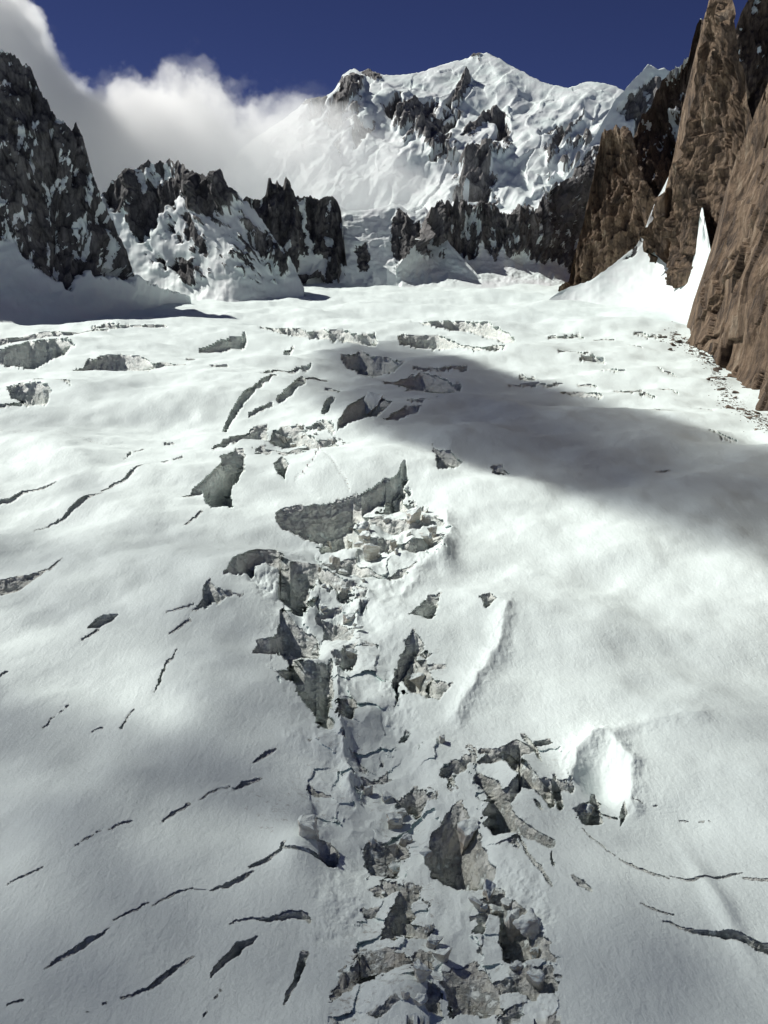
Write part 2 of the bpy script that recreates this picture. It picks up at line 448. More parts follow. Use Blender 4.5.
# jumbled blocks: cells whose near side is a broken wall and whose far side is a snowy, tilted top
ZONES = [
    ([(318, 548), (340, 520), (362, 506), (400, 488), (432, 505), (446, 530), (440, 552), (410, 570), (380, 590), (350, 600), (322, 590)], 39, 23, .5, .28),
    ([(300, 590), (350, 585), (376, 592), (362, 620), (348, 660), (334, 660), (318, 610)], 21, 18, .4, .3),
    ([(250, 430), (320, 425), (345, 440), (300, 455), (262, 450)], 22, 12, .45, .15),
    ([(398, 388), (430, 370), (466, 380), (440, 402), (408, 404)], 44, 18, .3, .2),
    ([(362, 770), (440, 735), (478, 742), (440, 800), (430, 850), (400, 880), (352, 870), (372, 820)], 44, 35, .35, .6),
    ([(380, 880), (420, 900), (440, 960), (440, 1040), (330, 1040), (345, 985)], 39, 27, .35, .9),
    ([(470, 890), (505, 900), (556, 985), (562, 1040), (500, 1040), (480, 960)], 44, 35, .42, .7),
    ([(300, 750), (345, 740), (350, 800), (320, 820), (290, 800)], 26, 22, .2, .5),
    ([(262, 570), (300, 556), (316, 600), (290, 640), (262, 610)], 29, 20, .2, .2), ([(330, 650), (372, 640), (392, 690), (396, 745), (362, 760), (340, 720)], 29, 24, .15, .4),
    ([(262, 650), (300, 640), (310, 690), (280, 690)], 26, 22, .2, .2), ([(470, 745), (560, 740), (575, 820), (540, 860), (490, 850)], 52, 40, .1, .3),
    ([(404, 640), (440, 650), (446, 690), (420, 696), (400, 690)], 18, 16, .5, .35),
]
TILT = np.zeros(UU.shape, np.float32)
for zi, (poly, cu, cv, frac, dz) in enumerate(ZONES):
    a = np.array(poly, float)
    b = box(a[:, 0].min(), a[:, 0].max(), a[:, 1].min(), a[:, 1].max())
    u, v = UU[b], VV[b]
    m = inside(poly, u + WU[b] * 3, v + WV[b] * 3)
    uw, vw = u + WU[b] * .9, v + WV[b] * .7
    gu, gv = np.floor(uw / cu).astype(int), np.floor(vw / cv).astype(int)
    best = np.full(u.shape, 1e9); lu = np.zeros(u.shape); lv = np.zeros(u.shape); ident = np.zeros(u.shape, int)
    for du in (-1, 0, 1):
        for dv in (-1, 0, 1):
            ia, ib = (gu + du + 31 * zi) & 255, (gv + dv + 57 * zi) & 255
            px = (gu + du + .15 + .7 * _T2[ia, ib]) * cu
            py = (gv + dv + .15 + .7 * _T2[ib, (ia + 77) & 255]) * cv
            d = ((uw - px) / cu) ** 2 + ((vw - py) / cv) ** 2
            k = d < best
            best[k] = d[k]; lu[k] = ((uw - px) / cu)[k]; lv[k] = ((vw - py) / cv)[k]; ident[k] = (ia * 256 + ib)[k]
    r1 = _T2[(ident * 7 + 3) & 255, (ident // 256 + 91) & 255]; r2 = _T2[(ident * 13 + 5) & 255, (ident // 256 + 17) & 255]
    r3 = _T2[(ident * 29 + 11) & 255, (ident // 256 + 133) & 255]
    on = m & (r3 < .88)
    wall = on & (r3 < (.88 if zi < 4 else .5)) & (lv > (.02 + (r1 - .5) * .6 + (r2 - .5) * 2.2 * lu) * (1.3 - frac)) & ~WALL[b]
    tl = on & ~WALL[b]
    TILT[b] = np.where(tl, ((r1 - .5) * lu * 1.1 + (r2 - .3) * lv * .9) * cu / F * .55, TILT[b])
    WALL[b] |= wall
    LEAN[b][wall] = (.05 + .7 * r2)[wall]
    ICE[b][wall] = 1
    DIRT[b][m] = np.maximum(DIRT[b][m], dz * (.55 + .6 * fbm2(u[m] / 40, v[m] / 40, 3)))

# dirt and debris spread on the surface without a wall
for poly, k in (([(332, 660), (342, 660), (348, 720), (360, 780), (348, 796), (334, 760)], .9), ([(245, 800), (262, 790), (285, 800), (280, 830), (255, 840)], .8), ([(335, 950), (350, 930), (362, 960), (345, 985)], .9),
                ([(690, 325), (712, 338), (740, 385), (772, 425), (772, 440), (735, 405), (705, 372), (676, 345), (660, 330)], 1.2),
                ([(470, 315), (520, 318), (545, 328), (500, 332)], .55), ([(380, 880), (440, 890), (440, 1020), (370, 1024), (385, 950)], .8),
                ([(300, 770), (345, 730), (350, 800), (310, 815)], .6)):
    a = np.array(poly, float)
    b = box(a[:, 0].min(), a[:, 0].max(), a[:, 1].min(), a[:, 1].max(), 30)
    u, v = UU[b] + WU[b] * 4, VV[b] + WV[b] * 4
    m = inside(poly, u, v)
    DIRT[b][m] = np.maximum(DIRT[b][m], k * np.clip(.6 + fbm2(UU[b] / 9, VV[b] / 7, 4)[m], 0, 1))

Y = ybase(VV).astype(np.float32)
Y *= (1 - TILT)
RATE = 1.0
ytop = Y[0].copy(); vtop = VV[0].copy()
drop = np.zeros(UU.shape, np.float32)
YTOP = np.zeros(UU.shape, np.float32); VTOP = np.zeros(UU.shape, np.float32)
for r in range(1, len(vs)):
    w = WALL[r]
    st = w & ~WALL[r - 1]
    ytop = np.where(st, Y[r - 1], ytop); vtop = np.where(st, vs[r - 1], vtop)
    YTOP[r] = np.where(w, ytop, 0); VTOP[r] = np.where(w, vtop, 0)
    Y[r] = np.where(w, ytop, Y[r])
    drop[r] = np.where(w, vs[r] - vtop, 0)
# a wall runs on smoothly from column to column although its lip is ragged
num, num2, den = YTOP.copy(), VTOP.copy(), WALL.astype(np.float32)
for _ in range(4):
    for arr in (num, num2, den):
        acc = arr.copy()
        for k in (1, 2, 3, 4):
            acc[:, k:] += arr[:, :-k]; acc[:, :-k] += arr[:, k:]
        arr[:] = acc / 9
YS = num / np.maximum(den, 1e-6); VS = num2 / np.maximum(den, 1e-6)
Y = np.where(WALL, (.08 * YTOP + .92 * YS) * (1 - np.where(LEAN > 0, LEAN * .8 + .58, LEAN + .3) * (VV - .92 * VS - .08 * VTOP) / F), Y)
tx, tz = ray(UU, VV)
GX = tx * Y; GY = Y.copy(); GZ = CAMZ + tz * Y
# crags on the broken walls, pushed along the sight line so that lips stay where they are
near = ICE * np.clip(drop / 3, 0, 1)
amp = np.clip(Y / F, .15, 1.2)
rel = ridged3(GX / (amp * 16), GY / (amp * 16), GZ / (amp * 13), 5, .6) - .45
Y2 = Y * (1 - near * rel * 5.0 * amp / Y)
GX = tx * Y2; GY = Y2; GZ = CAMZ + tz * Y2
# swells and hollows of the snow
def swell(x, y):
    z = fbm2(x / 190, y / 190, 3) * 5.2
    z += fbm2(x / 62 + 9, y / 74 + 4, 3) * 2.1
    z += fbm2(x / 24 + 3, y / 34 + 8, 3) * .5
    z += fbm2(x / 7 + 3, y / 10 + 8, 2) * .05
    return z
def pt(u, v):
    y = float(ybase(v)); a, b_ = ray(u, v)
    return a * y, y, CAMZ + b_ * y
Z0 = swell(GX, GY) * np.clip(GY / 250, .5, 1.6)
BUMPS = [(604, 785, 26, 14, -4.5), (520, 770, 22, 16, 3), (560, 610, 70, 50, 4), (444, 552, 10, 20, 3.2),
         (690, 700, 70, 50, 3), (718, 920, 12, 22, 1.2), (200, 720, 70, 50, 3), (90, 800, 60, 40, 3), (345, 640, 60, 50, -3), (380, 800, 60, 40, -6), (300, 856, 26, 12, 3.0), (405, 1010, 42, 9, 3.2),
         (240, 580, 50, 40, 3), (380, 455, 50, 50, 4), (150, 470, 70, 60, 3), (470, 420, 60, 60, -4), (60, 450, 60, 60, 4), (330, 700, 30, 20, -2)]
for u, v, ru, rlen, h in BUMPS:
    x, y, _ = pt(u, v); rx = ru / F * y
    Z0 = Z0 + h * np.exp(-((GX - x) / rx) ** 2 - ((GY - y) / rlen) ** 2)
# the heaped, tumbled snow of the icefall
SPINE = [(376, 540, 24), (366, 566, 44), (330, 600, 50), (345, 680, 40), (370, 760, 60), (425, 860, 85), (440, 1040, 105)]
KB = sstep(30, -25, seg_dist(UU + WU * 4, VV + WV * 3, SPINE))
bil = np.abs(fbm2(GX / 26 + 5, GY / 44 + 2, 3, .45))
bil2 = np.abs(fbm2(GX / 9 + 15, GY / 15 + 12, 3, .5))
Z0 = Z0 + KB * ((1 - bil * 2.0) * 2.4 + (1 - bil2 * 2) * .55 - 1.2) * np.clip(GY / 400, .45, 1.2)
# wind-blown crests
for pts, w, h in (([(338, 664, 0), (338, 700, 0), (343, 740, 0), (352, 785, 0)], 6, 2.6), ([(505, 612, 0), (497, 648, 0), (474, 686, 0), (456, 716, 0)], 9, 2.4), ([(572, 782, 0), (577, 757, 0), (594, 741, 0), (614, 745, 0), (630, 772, 0), (631, 808, 0)], 11, 2.4),
                  ([(447, 512, 0), (452, 535, 0), (440, 556, 0), (418, 572, 0)], 9, 2.6), ([(596, 742, 0), (640, 728, 0), (700, 722, 0)], 10, 1.2), ([(430, 470, 0), (470, 440, 0), (520, 430, 0)], 14, 1.5)):
    d = seg_dist(UU + WU * .8, VV + WV * .8, pts)
    Z0 = Z0 + h * np.exp(-np.abs(d / w) ** 1.4)
# the trodden track to the rope party and a ski track at the left
TRACKS = [[(322, 450, .5), (330, 445, .5), (352, 441, .5)], [(322, 458, .6), (330, 466, .6), (338, 476, .6), (350, 487, .6)], [(320, 450, .5), (312, 470, .5), (296, 480, .5)],
          [(-20, 431, .5), (40, 433, .5), (90, 439, .5), (125, 442, .4)]]
for t in TRACKS:
    a = np.array(t)
    b = box(a[:, 0].min(), a[:, 0].max(), a[:, 1].min(), a[:, 1].max())
    k = np.clip(1.2 - seg_dist(UU[b] + WU[b] * .4, VV[b] + WV[b] * .4, t), 0, 1)
    Z0[b] -= k * .22
    DIRT[b] = np.maximum(DIRT[b], k * 1.2)
# inside a hole the swell runs over evenly from the far lip to the near lip
ZR = Z0 / GY
zt = np.zeros(len(us)); zb = np.zeros(len(us)); vb = np.zeros(len(us))
ZT, ZB, FR = np.zeros_like(ZR), np.zeros_like(ZR), np.zeros_like(ZR)
for r in range(len(vs) - 2, 0, -1):
    en = WALL[r] & ~WALL[r + 1]
    zb = np.where(en, ZR[r + 1], zb); vb = np.where(en, vs[r + 1], vb)
    ZB[r] = zb; FR[r] = vb
for r in range(1, len(vs) - 1):
    zt = np.where(WALL[r] & ~WALL[r - 1], ZR[r - 1], zt); ZT[r] = zt
fr = np.clip(drop / np.maximum(FR - VV + drop, .5), 0, 1)
Z0 = np.where(WALL, GY * (ZT * (1 - fr) + ZB * fr), Z0)
GZ = GZ + Z0
PG = np.stack([GX, GY, GZ], -1)
glacier = grid_mesh('glacier', PG, M_GLACIER, {'ice': ICE * np.clip(drop / 1.2, 0, 1), 'dirt': np.clip(DIRT, 0, 1)}, True, sharp=58)
tag(glacier, 'crevassed snow glacier flowing down towards the viewer', 'glacier', kind='structure')

def ground(u, v):
    """a point of the finished glacier surface seen at photo pixel u, v"""
    c = int(np.clip(np.searchsorted(us, u), 0, len(us) - 1)); r = int(np.clip(np.searchsorted(vs, v), 0, len(vs) - 1))
    return Vector(PG[r, c].tolist())

# wide snowfield under everything, out to the horizon
me = bpy.data.meshes.new('snowfield')
me.from_pydata([(-40000, -20000, -75), (40000, -20000, -75), (40000, 60000, -75), (-40000, 60000, -75)], [], [(0, 1, 2, 3)])
for k in ('ice', 'dirt'): me.attributes.new(k, 'FLOAT', 'POINT')
tag(link('snowfield', me, M_GLACIER), 'flat snow ground reaching to the horizon', 'ground', kind='structure')

# ------------------------------------------------------------------ mountains
def interp_line(pts, u):
    p = np.array(sorted(pts), float)
    return np.interp(u, p[:, 0], p[:, 1])

def facets(x, z, seed):
    """flat, tilted slabs of split rock"""
    x = x + fbm2(x * 1.3 + seed, z * 1.3, 3) * .22; z = z + fbm2(x * 1.3 + 9, z * 1.3 + seed, 3) * .22
    gx, gz = np.floor(x).astype(int), np.floor(z).astype(int)
    best = np.full(x.shape, 1e9); out = np.zeros(x.shape)
    k0 = int(seed * 37)
    for du in (-1, 0, 1):
        for dv in (-1, 0, 1):
            ia, ib = (gx + du + k0) & 255, (gz + dv + 57) & 255
            lx = x - (gx + du + _T2[ia, ib]); lz = z - (gz + dv + _T2[ib, (ia + 77) & 255])
            d = lx * lx + lz * lz
            k = d < best
            best = np.where(k, d, best)
            h = (_T2[(ia + 31) & 255, ib] - .5) * .8 + (_T2[ia, (ib + 91) & 255] - .5) * lx * 1.9 + (_T2[(ia + 133) & 255, (ib + 15) & 255] - .5) * lz * 1.2
            out = np.where(k, h, out)
    return out

def mountain(name, sky, foot, yfoot, slopes, mat, rock=(), allrock=False, amp=40, lam=160, jag=2.0, snowy=.0, base_extra=14, du=.8, rows=260,
             seedv=0.0, tilt=0.0, rockline=None, flute=2.6, snow_polys=(), back=6, jag_lam=4.0, smoothamp=.12, diag=0.0, snowdir=0.0, snowflute=1.0, plane=None, snowfacet=0.0, speck=(), ledf=3.2, streakdiag=0.0, blur=9, hscale=1.0):
    """A solid mountain: the face seen through its outline climbs away from the foot with the given slopes, then falls off behind the crest.
    sky, foot: outlines in photo pixels; yfoot: distance of the foot (number or (u, distance) list); slopes: (height fraction, degrees)."""
    s = np.array(sorted(sky), float)
    u = np.arange(s[0, 0], s[-1, 0] + du, du)
    vsky = interp_line(sky, u)
    vfoot = np.maximum(interp_line(foot, u) + base_extra, vsky + 1.0)
    j = fbm2(u / jag_lam + seedv, u * 0 + 3.3 + seedv, 4, .6) * jag
    tw = np.clip((vfoot - vsky - base_extra) / 20, 0, 1)
    vsky = vsky + j * tw
    yf = interp_line(yfoot, u) if isinstance(yfoot, (list, tuple)) else np.full(u.shape, float(yfoot))
    kf = np.ones(61) / 61
    yf = np.convolve(np.pad(yf, 30, mode='edge'), kf, 'valid')
    t = np.linspace(0, 1, rows)
    V = vfoot[None] + (vsky - vfoot)[None] * t[:, None]
    U = np.broadcast_to(u[None], V.shape).astype(np.float32)
    V = V.astype(np.float32)
    TX, TZ = ray(U, V)
    sl = np.array(slopes, float)
    kk = np.ones(int(blur / du) * 2 + 1); kk /= kk.sum(); m_ = len(kk) // 2
    def soft_line(a): return np.convolve(np.pad(a, m_, mode='edge'), kk, 'valid')
    vs_s = np.minimum(soft_line(soft_line(np.minimum(vsky, vfoot - 2))), vfoot - 2)
    ts_ = np.clip((vfoot[None] - V) / (vfoot - vs_s)[None], 0, 1)
    tant = np.tan(np.radians(np.interp(ts_, sl[:, 0], sl[:, 1])))
    Yv = np.zeros(V.shape); Yv[0] = yf
    for r in range(1, rows):
        ts = tant[r]
        Yv[r] = Yv[r - 1] * (ts - TZ[r - 1]) / np.maximum(ts - TZ[r], .05)
    if plane:
        (ua, va, ya), (ub, vb, yb), dip, ymax, left_ = plane
        def q(uu, vv, y):
            a_, b_ = ray(uu, vv)
            return np.array([a_ * y, y, CAMZ + b_ * y])
        A, B = q(ua, va, ya), q(ub, vb, yb)
        d = (B - A) / np.linalg.norm(B - A)
        w = np.array([d[1], -d[0], 0]); w /= np.linalg.norm(w)
        w = w * math.cos(math.radians(dip)) + np.array([0, 0, math.sin(math.radians(dip))])
        nn = np.cross(d, w)
        den = nn[0] * TX + nn[1] + nn[2] * TZ
        Yp = (A - np.array([0, 0, CAMZ])).dot(nn) / np.where(np.abs(den) < 1e-6, 1e-6, den)
        Yp = np.where((Yp <= 0) | (Yp > ymax * 3), ymax * 3, Yp)
        Yv = -np.log(np.exp(-Yp / ymax * 12) + np.exp(-12 * (1 + .05 * (Yp / ymax)))) / 12 * ymax   # bends away round the far corner
    # rock or snow
    ww = np.stack([fbm2(U / 9 + seedv, V / 9, 4, .6) * 4, fbm2(U / 9 + 50 + seedv, V / 9 + 20, 4, .6) * 4])
    if allrock:
        R = np.ones(V.shape, np.float32)
    else:
        R = np.zeros(V.shape, np.float32)
        for poly in rock:
            R[inside(poly, U + ww[0], V + ww[1])] = 1
    for poly, thr in speck:
        cu_, su_ = math.cos(streakdiag), math.sin(streakdiag)
        a_ = (U * cu_ + V * su_) / 16; b_ = (-U * su_ + V * cu_) / 6
        R[inside(poly, U + ww[0] * 2, V + ww[1] * 2) & (fbm2(a_ + seedv, b_ + 4, 5, .65) > thr)] = 1
    if rockline:
        R[V + ww[1] * 1.5 > interp_line(rockline, u)[None]] = 0
    for poly in snow_polys:
        R[inside(poly, U + ww[0], V + ww[1])] = 0
    X, Z = TX * Yv, CAMZ + TZ * Yv
    P0 = np.stack([X, Yv, Z], -1)
    mid = P0[rows // 3]
    hh = np.concatenate([[0], np.cumsum(np.hypot(np.diff(mid[:, 0]), np.diff(mid[:, 1])))])[None] + Z * 0
    hh = hh * hscale
    if plane: hh = (P0 - A).dot(d)
    ca, sa = math.cos(diag), math.sin(diag)
    xs = hh * ca + Z * sa; zs = -hh * sa + Z * ca
    n = ridged3(xs / lam + seedv, Yv / lam / 3, zs / lam / flute, 6, .56) - .5
    fac = facets(xs / lam * 1.6 + seedv, zs / lam / flute * 1.9, seedv) * .55 + facets(xs / lam * 4.5 + seedv, zs / lam / flute * 6.5, seedv + 3) * .26 + facets(xs / lam * 11 + seedv, zs / lam / flute * 17, seedv + 5) * (0 if plane else .11)
    sn = ridged3(xs / lam * .8 + seedv + 3, Yv / lam / 3, zs / lam / snowflute, 5, .52) - .5 + .35 * fbm3(xs / lam * 2.5, Yv / lam, zs / lam * 3.5 + seedv, 3)
    if snowfacet: sn = sn + snowfacet * (facets(xs / lam * 3 + seedv, zs / lam * 4.2 / snowflute, seedv + 8) + .35 * facets(xs / lam * 8 + seedv, zs / lam * 12 / snowflute, seedv + 2))
    Rs = R.copy()
    for _ in range(4):
        Rs[:, 1:-1] = (Rs[:, :-2] + Rs[:, 1:-1] + Rs[:, 2:]) / 3; Rs[1:-1] = (Rs[:-2] + Rs[1:-1] + Rs[2:]) / 3
    top = np.clip((1 - t) * 14, 0, 1)[:, None] * .8 + .2
    bot = np.clip((t - .02) * 8, 0, 1)[:, None]
    rel = amp * ((n * .75 + fac * .9 - (.3 if plane else -.05)) * Rs + sn * smoothamp * (1 - Rs)) * top * (bot + (1 - bot) * Rs * .8)
    # ledges hold snow
    if snowy > -.5:
        led = fbm3(hh / lam * ledf + seedv, Yv / lam, Z / lam * 1.8 * ledf / 3.2 - hh / lam * snowdir, 6, .62) - n * .5 - fac * .4
        R = R * (1 - sstep(.74 - snowy, .80 - snowy, led * .42 + .5))
    gu_, gv_ = np.gradient(P0, axis=1), np.gradient(P0, axis=0)
    N = np.cross(gu_, gv_)
    N /= np.linalg.norm(N, axis=-1, keepdims=True) + 1e-9
    N *= np.where(N[..., 1:2] * P0[..., 1:2] + N[..., 0:1] * P0[..., 0:1] > 0, -1, 1)
    for _ in range(6):
        N[:, 1:-1] = (N[:, :-2] + N[:, 1:-1] + N[:, 2:]) / 3
    P = P0 + N * rel[..., None]
    # behind the crest
    hgt = np.maximum(P[-1, :, 2] - P[0, :, 2], 5)
    ext = []
    for kx in range(1, back + 1):
        q = P[-1].copy(); f = kx / back
        q[:, 1] += hgt * .8 * f ** 1.1 + np.abs(fbm2(u / 14 + seedv, u * 0 + kx)) * hgt * .05
        q[:, 2] -= hgt * f
        ext.append(q)
    P = np.concatenate([P, np.array(ext)], 0)
    R = np.concatenate([R, np.repeat(R[-1:], back, 0)], 0)
    return grid_mesh(name, P, mat, {'rock': R}, True, sharp=None)

# 1 the steep peak at the left edge
o = mountain('rock_peak',
    [(-260, 330), (-170, 200), (-100, 120), (-60, 70), (-30, 48), (-10, 52), (2, 50), (9, 51), (14, 56), (20, 62), (30, 66), (36, 80), (42, 94), (48, 103), (52, 112), (60, 118), (66, 124), (72, 129), (77, 124), (80, 127), (84, 147),
     (92, 172), (98, 186), (105, 202), (112, 216), (120, 236), (128, 256), (134, 272), (146, 282), (165, 288), (190, 296)],
    [(-260, 345), (-60, 330), (0, 324), (80, 314), (140, 303), (190, 298)], [(-260, 1600), (0, 1640), (80, 1750), (150, 2000), (190, 2200)],
    [(0, 20), (.12, 27), (.25, 45), (.4, 66), (1, 66)], M_GREY, allrock=True, amp=75, lam=150, jag=3.5, snowy=.105, ledf=11.0, jag_lam=3.2, seedv=2.1, diag=.35, snowdir=1.2,
    rockline=[(-260, 300), (-60, 240), (0, 238), (14, 236), (22, 258), (40, 268), (60, 278), (72, 284), (80, 270), (92, 274), (112, 277), (134, 274), (140, 200), (190, 200)])
tag(o, 'steep dark rock peak streaked with snow, towering over the glacier at the left edge', 'mountain peak')

# 2 the broad jagged peak beside it
o = mountain('jagged_peak',
    [(60, 262), (90, 215), (100, 196), (106, 189), (111, 181), (125, 172), (140, 165), (148, 160), (154, 163), (158, 159), (164, 163), (169, 158), (174, 164), (178, 160), (190, 171), (205, 176), (211, 171), (217, 173), (222, 172), (228, 186),
     (240, 196), (250, 206), (262, 220), (275, 240), (288, 255), (296, 270), (304, 288)],
    [(60, 290), (95, 290), (150, 296), (230, 301), (270, 302), (304, 294)], [(60, 2450), (150, 2350), (230, 2250), (304, 2350)],
    [(0, 20), (.08, 36), (.25, 55), (.7, 60), (1, 62)], M_GREY, rock=[
        [(100, 196), (109, 178), (120, 170), (130, 165), (144, 150), (176, 150), (183, 168), (181, 196), (173, 200), (164, 208), (156, 222), (147, 238), (137, 240), (129, 230), (126, 218), (134, 201), (124, 211), (114, 213), (104, 204)],
        [(180, 160), (208, 170), (212, 160), (226, 164), (234, 191), (230, 213), (215, 210), (210, 218), (200, 218), (191, 211), (183, 198)],
        [(181, 216), (190, 215), (198, 225), (196, 235), (207, 252), (202, 255), (191, 245), (186, 235)], [(174, 232), (181, 232), (182, 240), (176, 240)],
        [(169, 262), (176, 254), (193, 259), (198, 272), (191, 284), (181, 276)],
        [(240, 213), (252, 226), (272, 242), (288, 257), (288, 275), (279, 277), (271, 262), (252, 251), (245, 234)], [(238, 269), (246, 266), (247, 274)],
        [(226, 184), (240, 195), (242, 206), (232, 200)]],
    amp=55, lam=150, jag=2.2, snowy=.03, seedv=8.4, smoothamp=.27, snowflute=4.5, speck=[([(105, 195), (180, 165), (235, 190), (290, 260), (285, 285), (230, 262), (190, 285), (130, 240)], .5)], streakdiag=.8, jag_lam=2.6, blur=22)
tag(o, 'broad mountain with a sawtooth rock crest and snow fields, second from the left', 'mountain peak')

# 3 dark tower with needles
o = mountain('rock_tower',
    [(232, 225), (240, 203), (247, 196), (254, 200), (262, 198), (266, 194), (268, 179), (270.5, 178), (272, 184), (275, 185), (277, 180), (279, 185), (283, 186), (285.5, 177), (288, 181), (292, 189), (296, 197), (310, 196), (318, 200), (324, 196), (332, 196), (337, 201), (341, 212), (343, 228), (345, 250), (348, 276)],
    [(232, 268), (290, 270), (312, 272), (325, 276), (348, 277)], [(232, 2750), (348, 2850)],
    [(0, 45), (.15, 62), (1, 72)], M_GREY, allrock=True, amp=75, lam=110, jag=1.6, snowy=.02, seedv=4.7, flute=3.4, jag_lam=2.2,
    snow_polys=[[(300, 200), (307, 202), (310, 235), (318, 262), (306, 262), (304, 232)], [(296, 258), (312, 250), (330, 264), (326, 280), (296, 276)]])
tag(o, 'dark rock tower topped by two thin needles beside a snow notch', 'rock tower')

# 4 snow shoulder with an ice wall
o = mountain('ice_shoulder',
    [(306, 284), (322, 240), (332, 208), (338, 205), (345, 209), (352, 211), (370, 210), (385, 207), (394, 203), (400, 206), (408, 211), (416, 214), (425, 206), (436, 224), (450, 244), (480, 277)],
    [(306, 286), (350, 286), (400, 284), (480, 278)], 2750,
    [(0, 24), (.25, 38), (.6, 56), (1, 40)], M_GREY, rock=[
        [(355, 245), (365, 241), (368, 255), (364, 272), (358, 262)],
        [(394, 216), (402, 209), (411, 224), (422, 245), (420, 270), (411, 284), (400, 273), (393, 260), (391, 235)], [(411, 223), (420, 225), (429, 250), (425, 262), (415, 245)]],
    amp=45, lam=120, jag=.5, snowy=.02, seedv=6.2, smoothamp=.35, flute=2.0)
tag(o, 'small snow shoulder with an ice wall and two dark rock ribs', 'snow shoulder')

# 5 the band of small dark teeth below the great snow mountain
o = mountain('rock_ridge',
    [(396, 268), (418, 240), (428, 215), (432, 207), (440, 203), (447, 202), (453, 206), (456, 191), (459, 201), (465, 200), (470, 207), (480, 203), (490, 202), (500, 210), (510, 215), (518, 207), (528, 205), (533, 212), (540, 200), (548, 190), (556, 181), (562, 183), (568, 178), (575, 170), (585, 160), (592, 150), (604, 150), (616, 160), (640, 170)],
    [(418, 268), (450, 268), (500, 270), (550, 270), (590, 280), (640, 280)], [(396, 2680), (530, 2680), (640, 2700)],
    [(0, 12), (.22, 24), (.42, 52), (.55, 66), (1, 66)], M_HAZED, allrock=True, amp=70, lam=80, jag=5.0, snowy=.085, ledf=4.2, seedv=1.2, flute=3.0, jag_lam=2.6,
    base_extra=22, rockline=[(396, 200), (418, 252), (432, 256), (445, 266), (452, 248), (470, 260), (482, 246), (495, 263), (503, 246), (510, 260), (525, 252), (540, 266), (555, 258), (570, 272), (590, 274), (640, 276)], smoothamp=.12)
tag(o, 'low ridge of dark jagged rock teeth below the high snow mountain', 'rock ridge')

# 6 the great snow mountain
o = mountain('snow_mountain',
    [(180, 230), (240, 150), (285, 118), (300, 107), (306, 101), (312, 98), (318, 97), (326, 97), (335, 90), (343, 75), (350, 70), (355, 69), (360, 72), (368, 69), (374, 71), (380, 74), (392, 75), (410, 74), (430, 69), (450, 63), (468, 58), (480, 55), (486, 53), (492, 55), (500, 59),
     (515, 67), (530, 75), (545, 82), (558, 85), (568, 87), (578, 84), (588, 81), (600, 82), (612, 84), (622, 88), (640, 100), (690, 140), (740, 200)],
    [(180, 262), (640, 262), (740, 262)], 4600,
    [(0, 24), (.3, 30), (.7, 36), (.9, 30), (1, 25)], M_HAZED, rock=[
        [(326, 112), (334, 98), (343, 80), (352, 73), (361, 78), (362, 95), (352, 102), (347, 115), (338, 128), (328, 126)], [(302, 106), (312, 98), (322, 99), (330, 96), (324, 112), (312, 116)],
        [(360, 70), (370, 69), (384, 75), (376, 80), (364, 78)],
        [(386, 112), (394, 97), (408, 104), (420, 98), (432, 102), (438, 114), (428, 122), (418, 128), (404, 124), (394, 120)], [(352, 122), (370, 126), (378, 116), (366, 138), (356, 150)],
        [(418, 126), (440, 112), (456, 108), (452, 122), (436, 136), (432, 152), (424, 150)], [(448, 98), (458, 84), (468, 70), (470, 78), (462, 94), (452, 102)], [(466, 58), (476, 56), (484, 56), (476, 60)],
        [(458, 134), (474, 116), (488, 106), (500, 104), (496, 116), (480, 124), (468, 134)], [(498, 104), (506, 112), (510, 130), (504, 144), (496, 136)],
        [(456, 190), (462, 170), (474, 156), (484, 140), (496, 138), (490, 160), (488, 205), (462, 205), (455, 200)],
        [(545, 150), (556, 132), (566, 124), (572, 128), (560, 146), (550, 160)], [(556, 165), (570, 160), (566, 172)]],
    amp=260, lam=420, jag=.7, snowy=.04, ledf=7.0, seedv=3.9, smoothamp=.26, snowflute=2.8, snowfacet=.25, streakdiag=-.8,
    speck=[([(380, 95), (440, 97), (460, 104), (450, 130), (470, 165), (440, 160), (400, 140)], .22), ([(540, 128), (590, 112), (606, 146), (570, 190), (540, 190)], .42),
           ([(310, 95), (345, 75), (365, 95), (340, 150), (320, 130)], .15), ([(456, 130), (500, 104), (515, 140), (495, 210), (455, 205)], .4)], diag=-.6, flute=2.2, rows=300, jag_lam=5)
tag(o, 'huge snow covered mountain with a rounded white summit above the glacier', 'mountain')

# 7 snow crest between the great mountain and the brown towers
o = mountain('snow_peak',
    [(545, 215), (566, 178), (580, 158), (596, 135), (604, 120), (616, 98), (624, 91), (633, 80), (642, 72), (648, 64), (652, 66), (658, 70), (664, 68), (672, 72), (690, 84), (720, 110)],
    [(545, 260), (720, 260)], 3600, [(0, 45), (.5, 56), (1, 60)], M_HAZED, rock=[
        [(621, 106), (632, 94), (643, 82), (650, 78), (660, 80), (690, 88), (720, 120), (700, 200), (640, 150), (634, 118)],
        [(545, 220), (566, 185), (578, 168), (590, 150), (600, 146), (612, 140), (640, 160), (660, 262), (545, 262)]],
    amp=110, lam=170, jag=.6, snowy=.05, seedv=9.1, flute=3.5, smoothamp=.18,
    snow_polys=[[(600, 170), (612, 150), (618, 128), (630, 128), (640, 136), (632, 160), (615, 190), (606, 186)]])
tag(o, 'pointed white snow crest with a sharp ridge behind the brown rock towers', 'mountain peak')

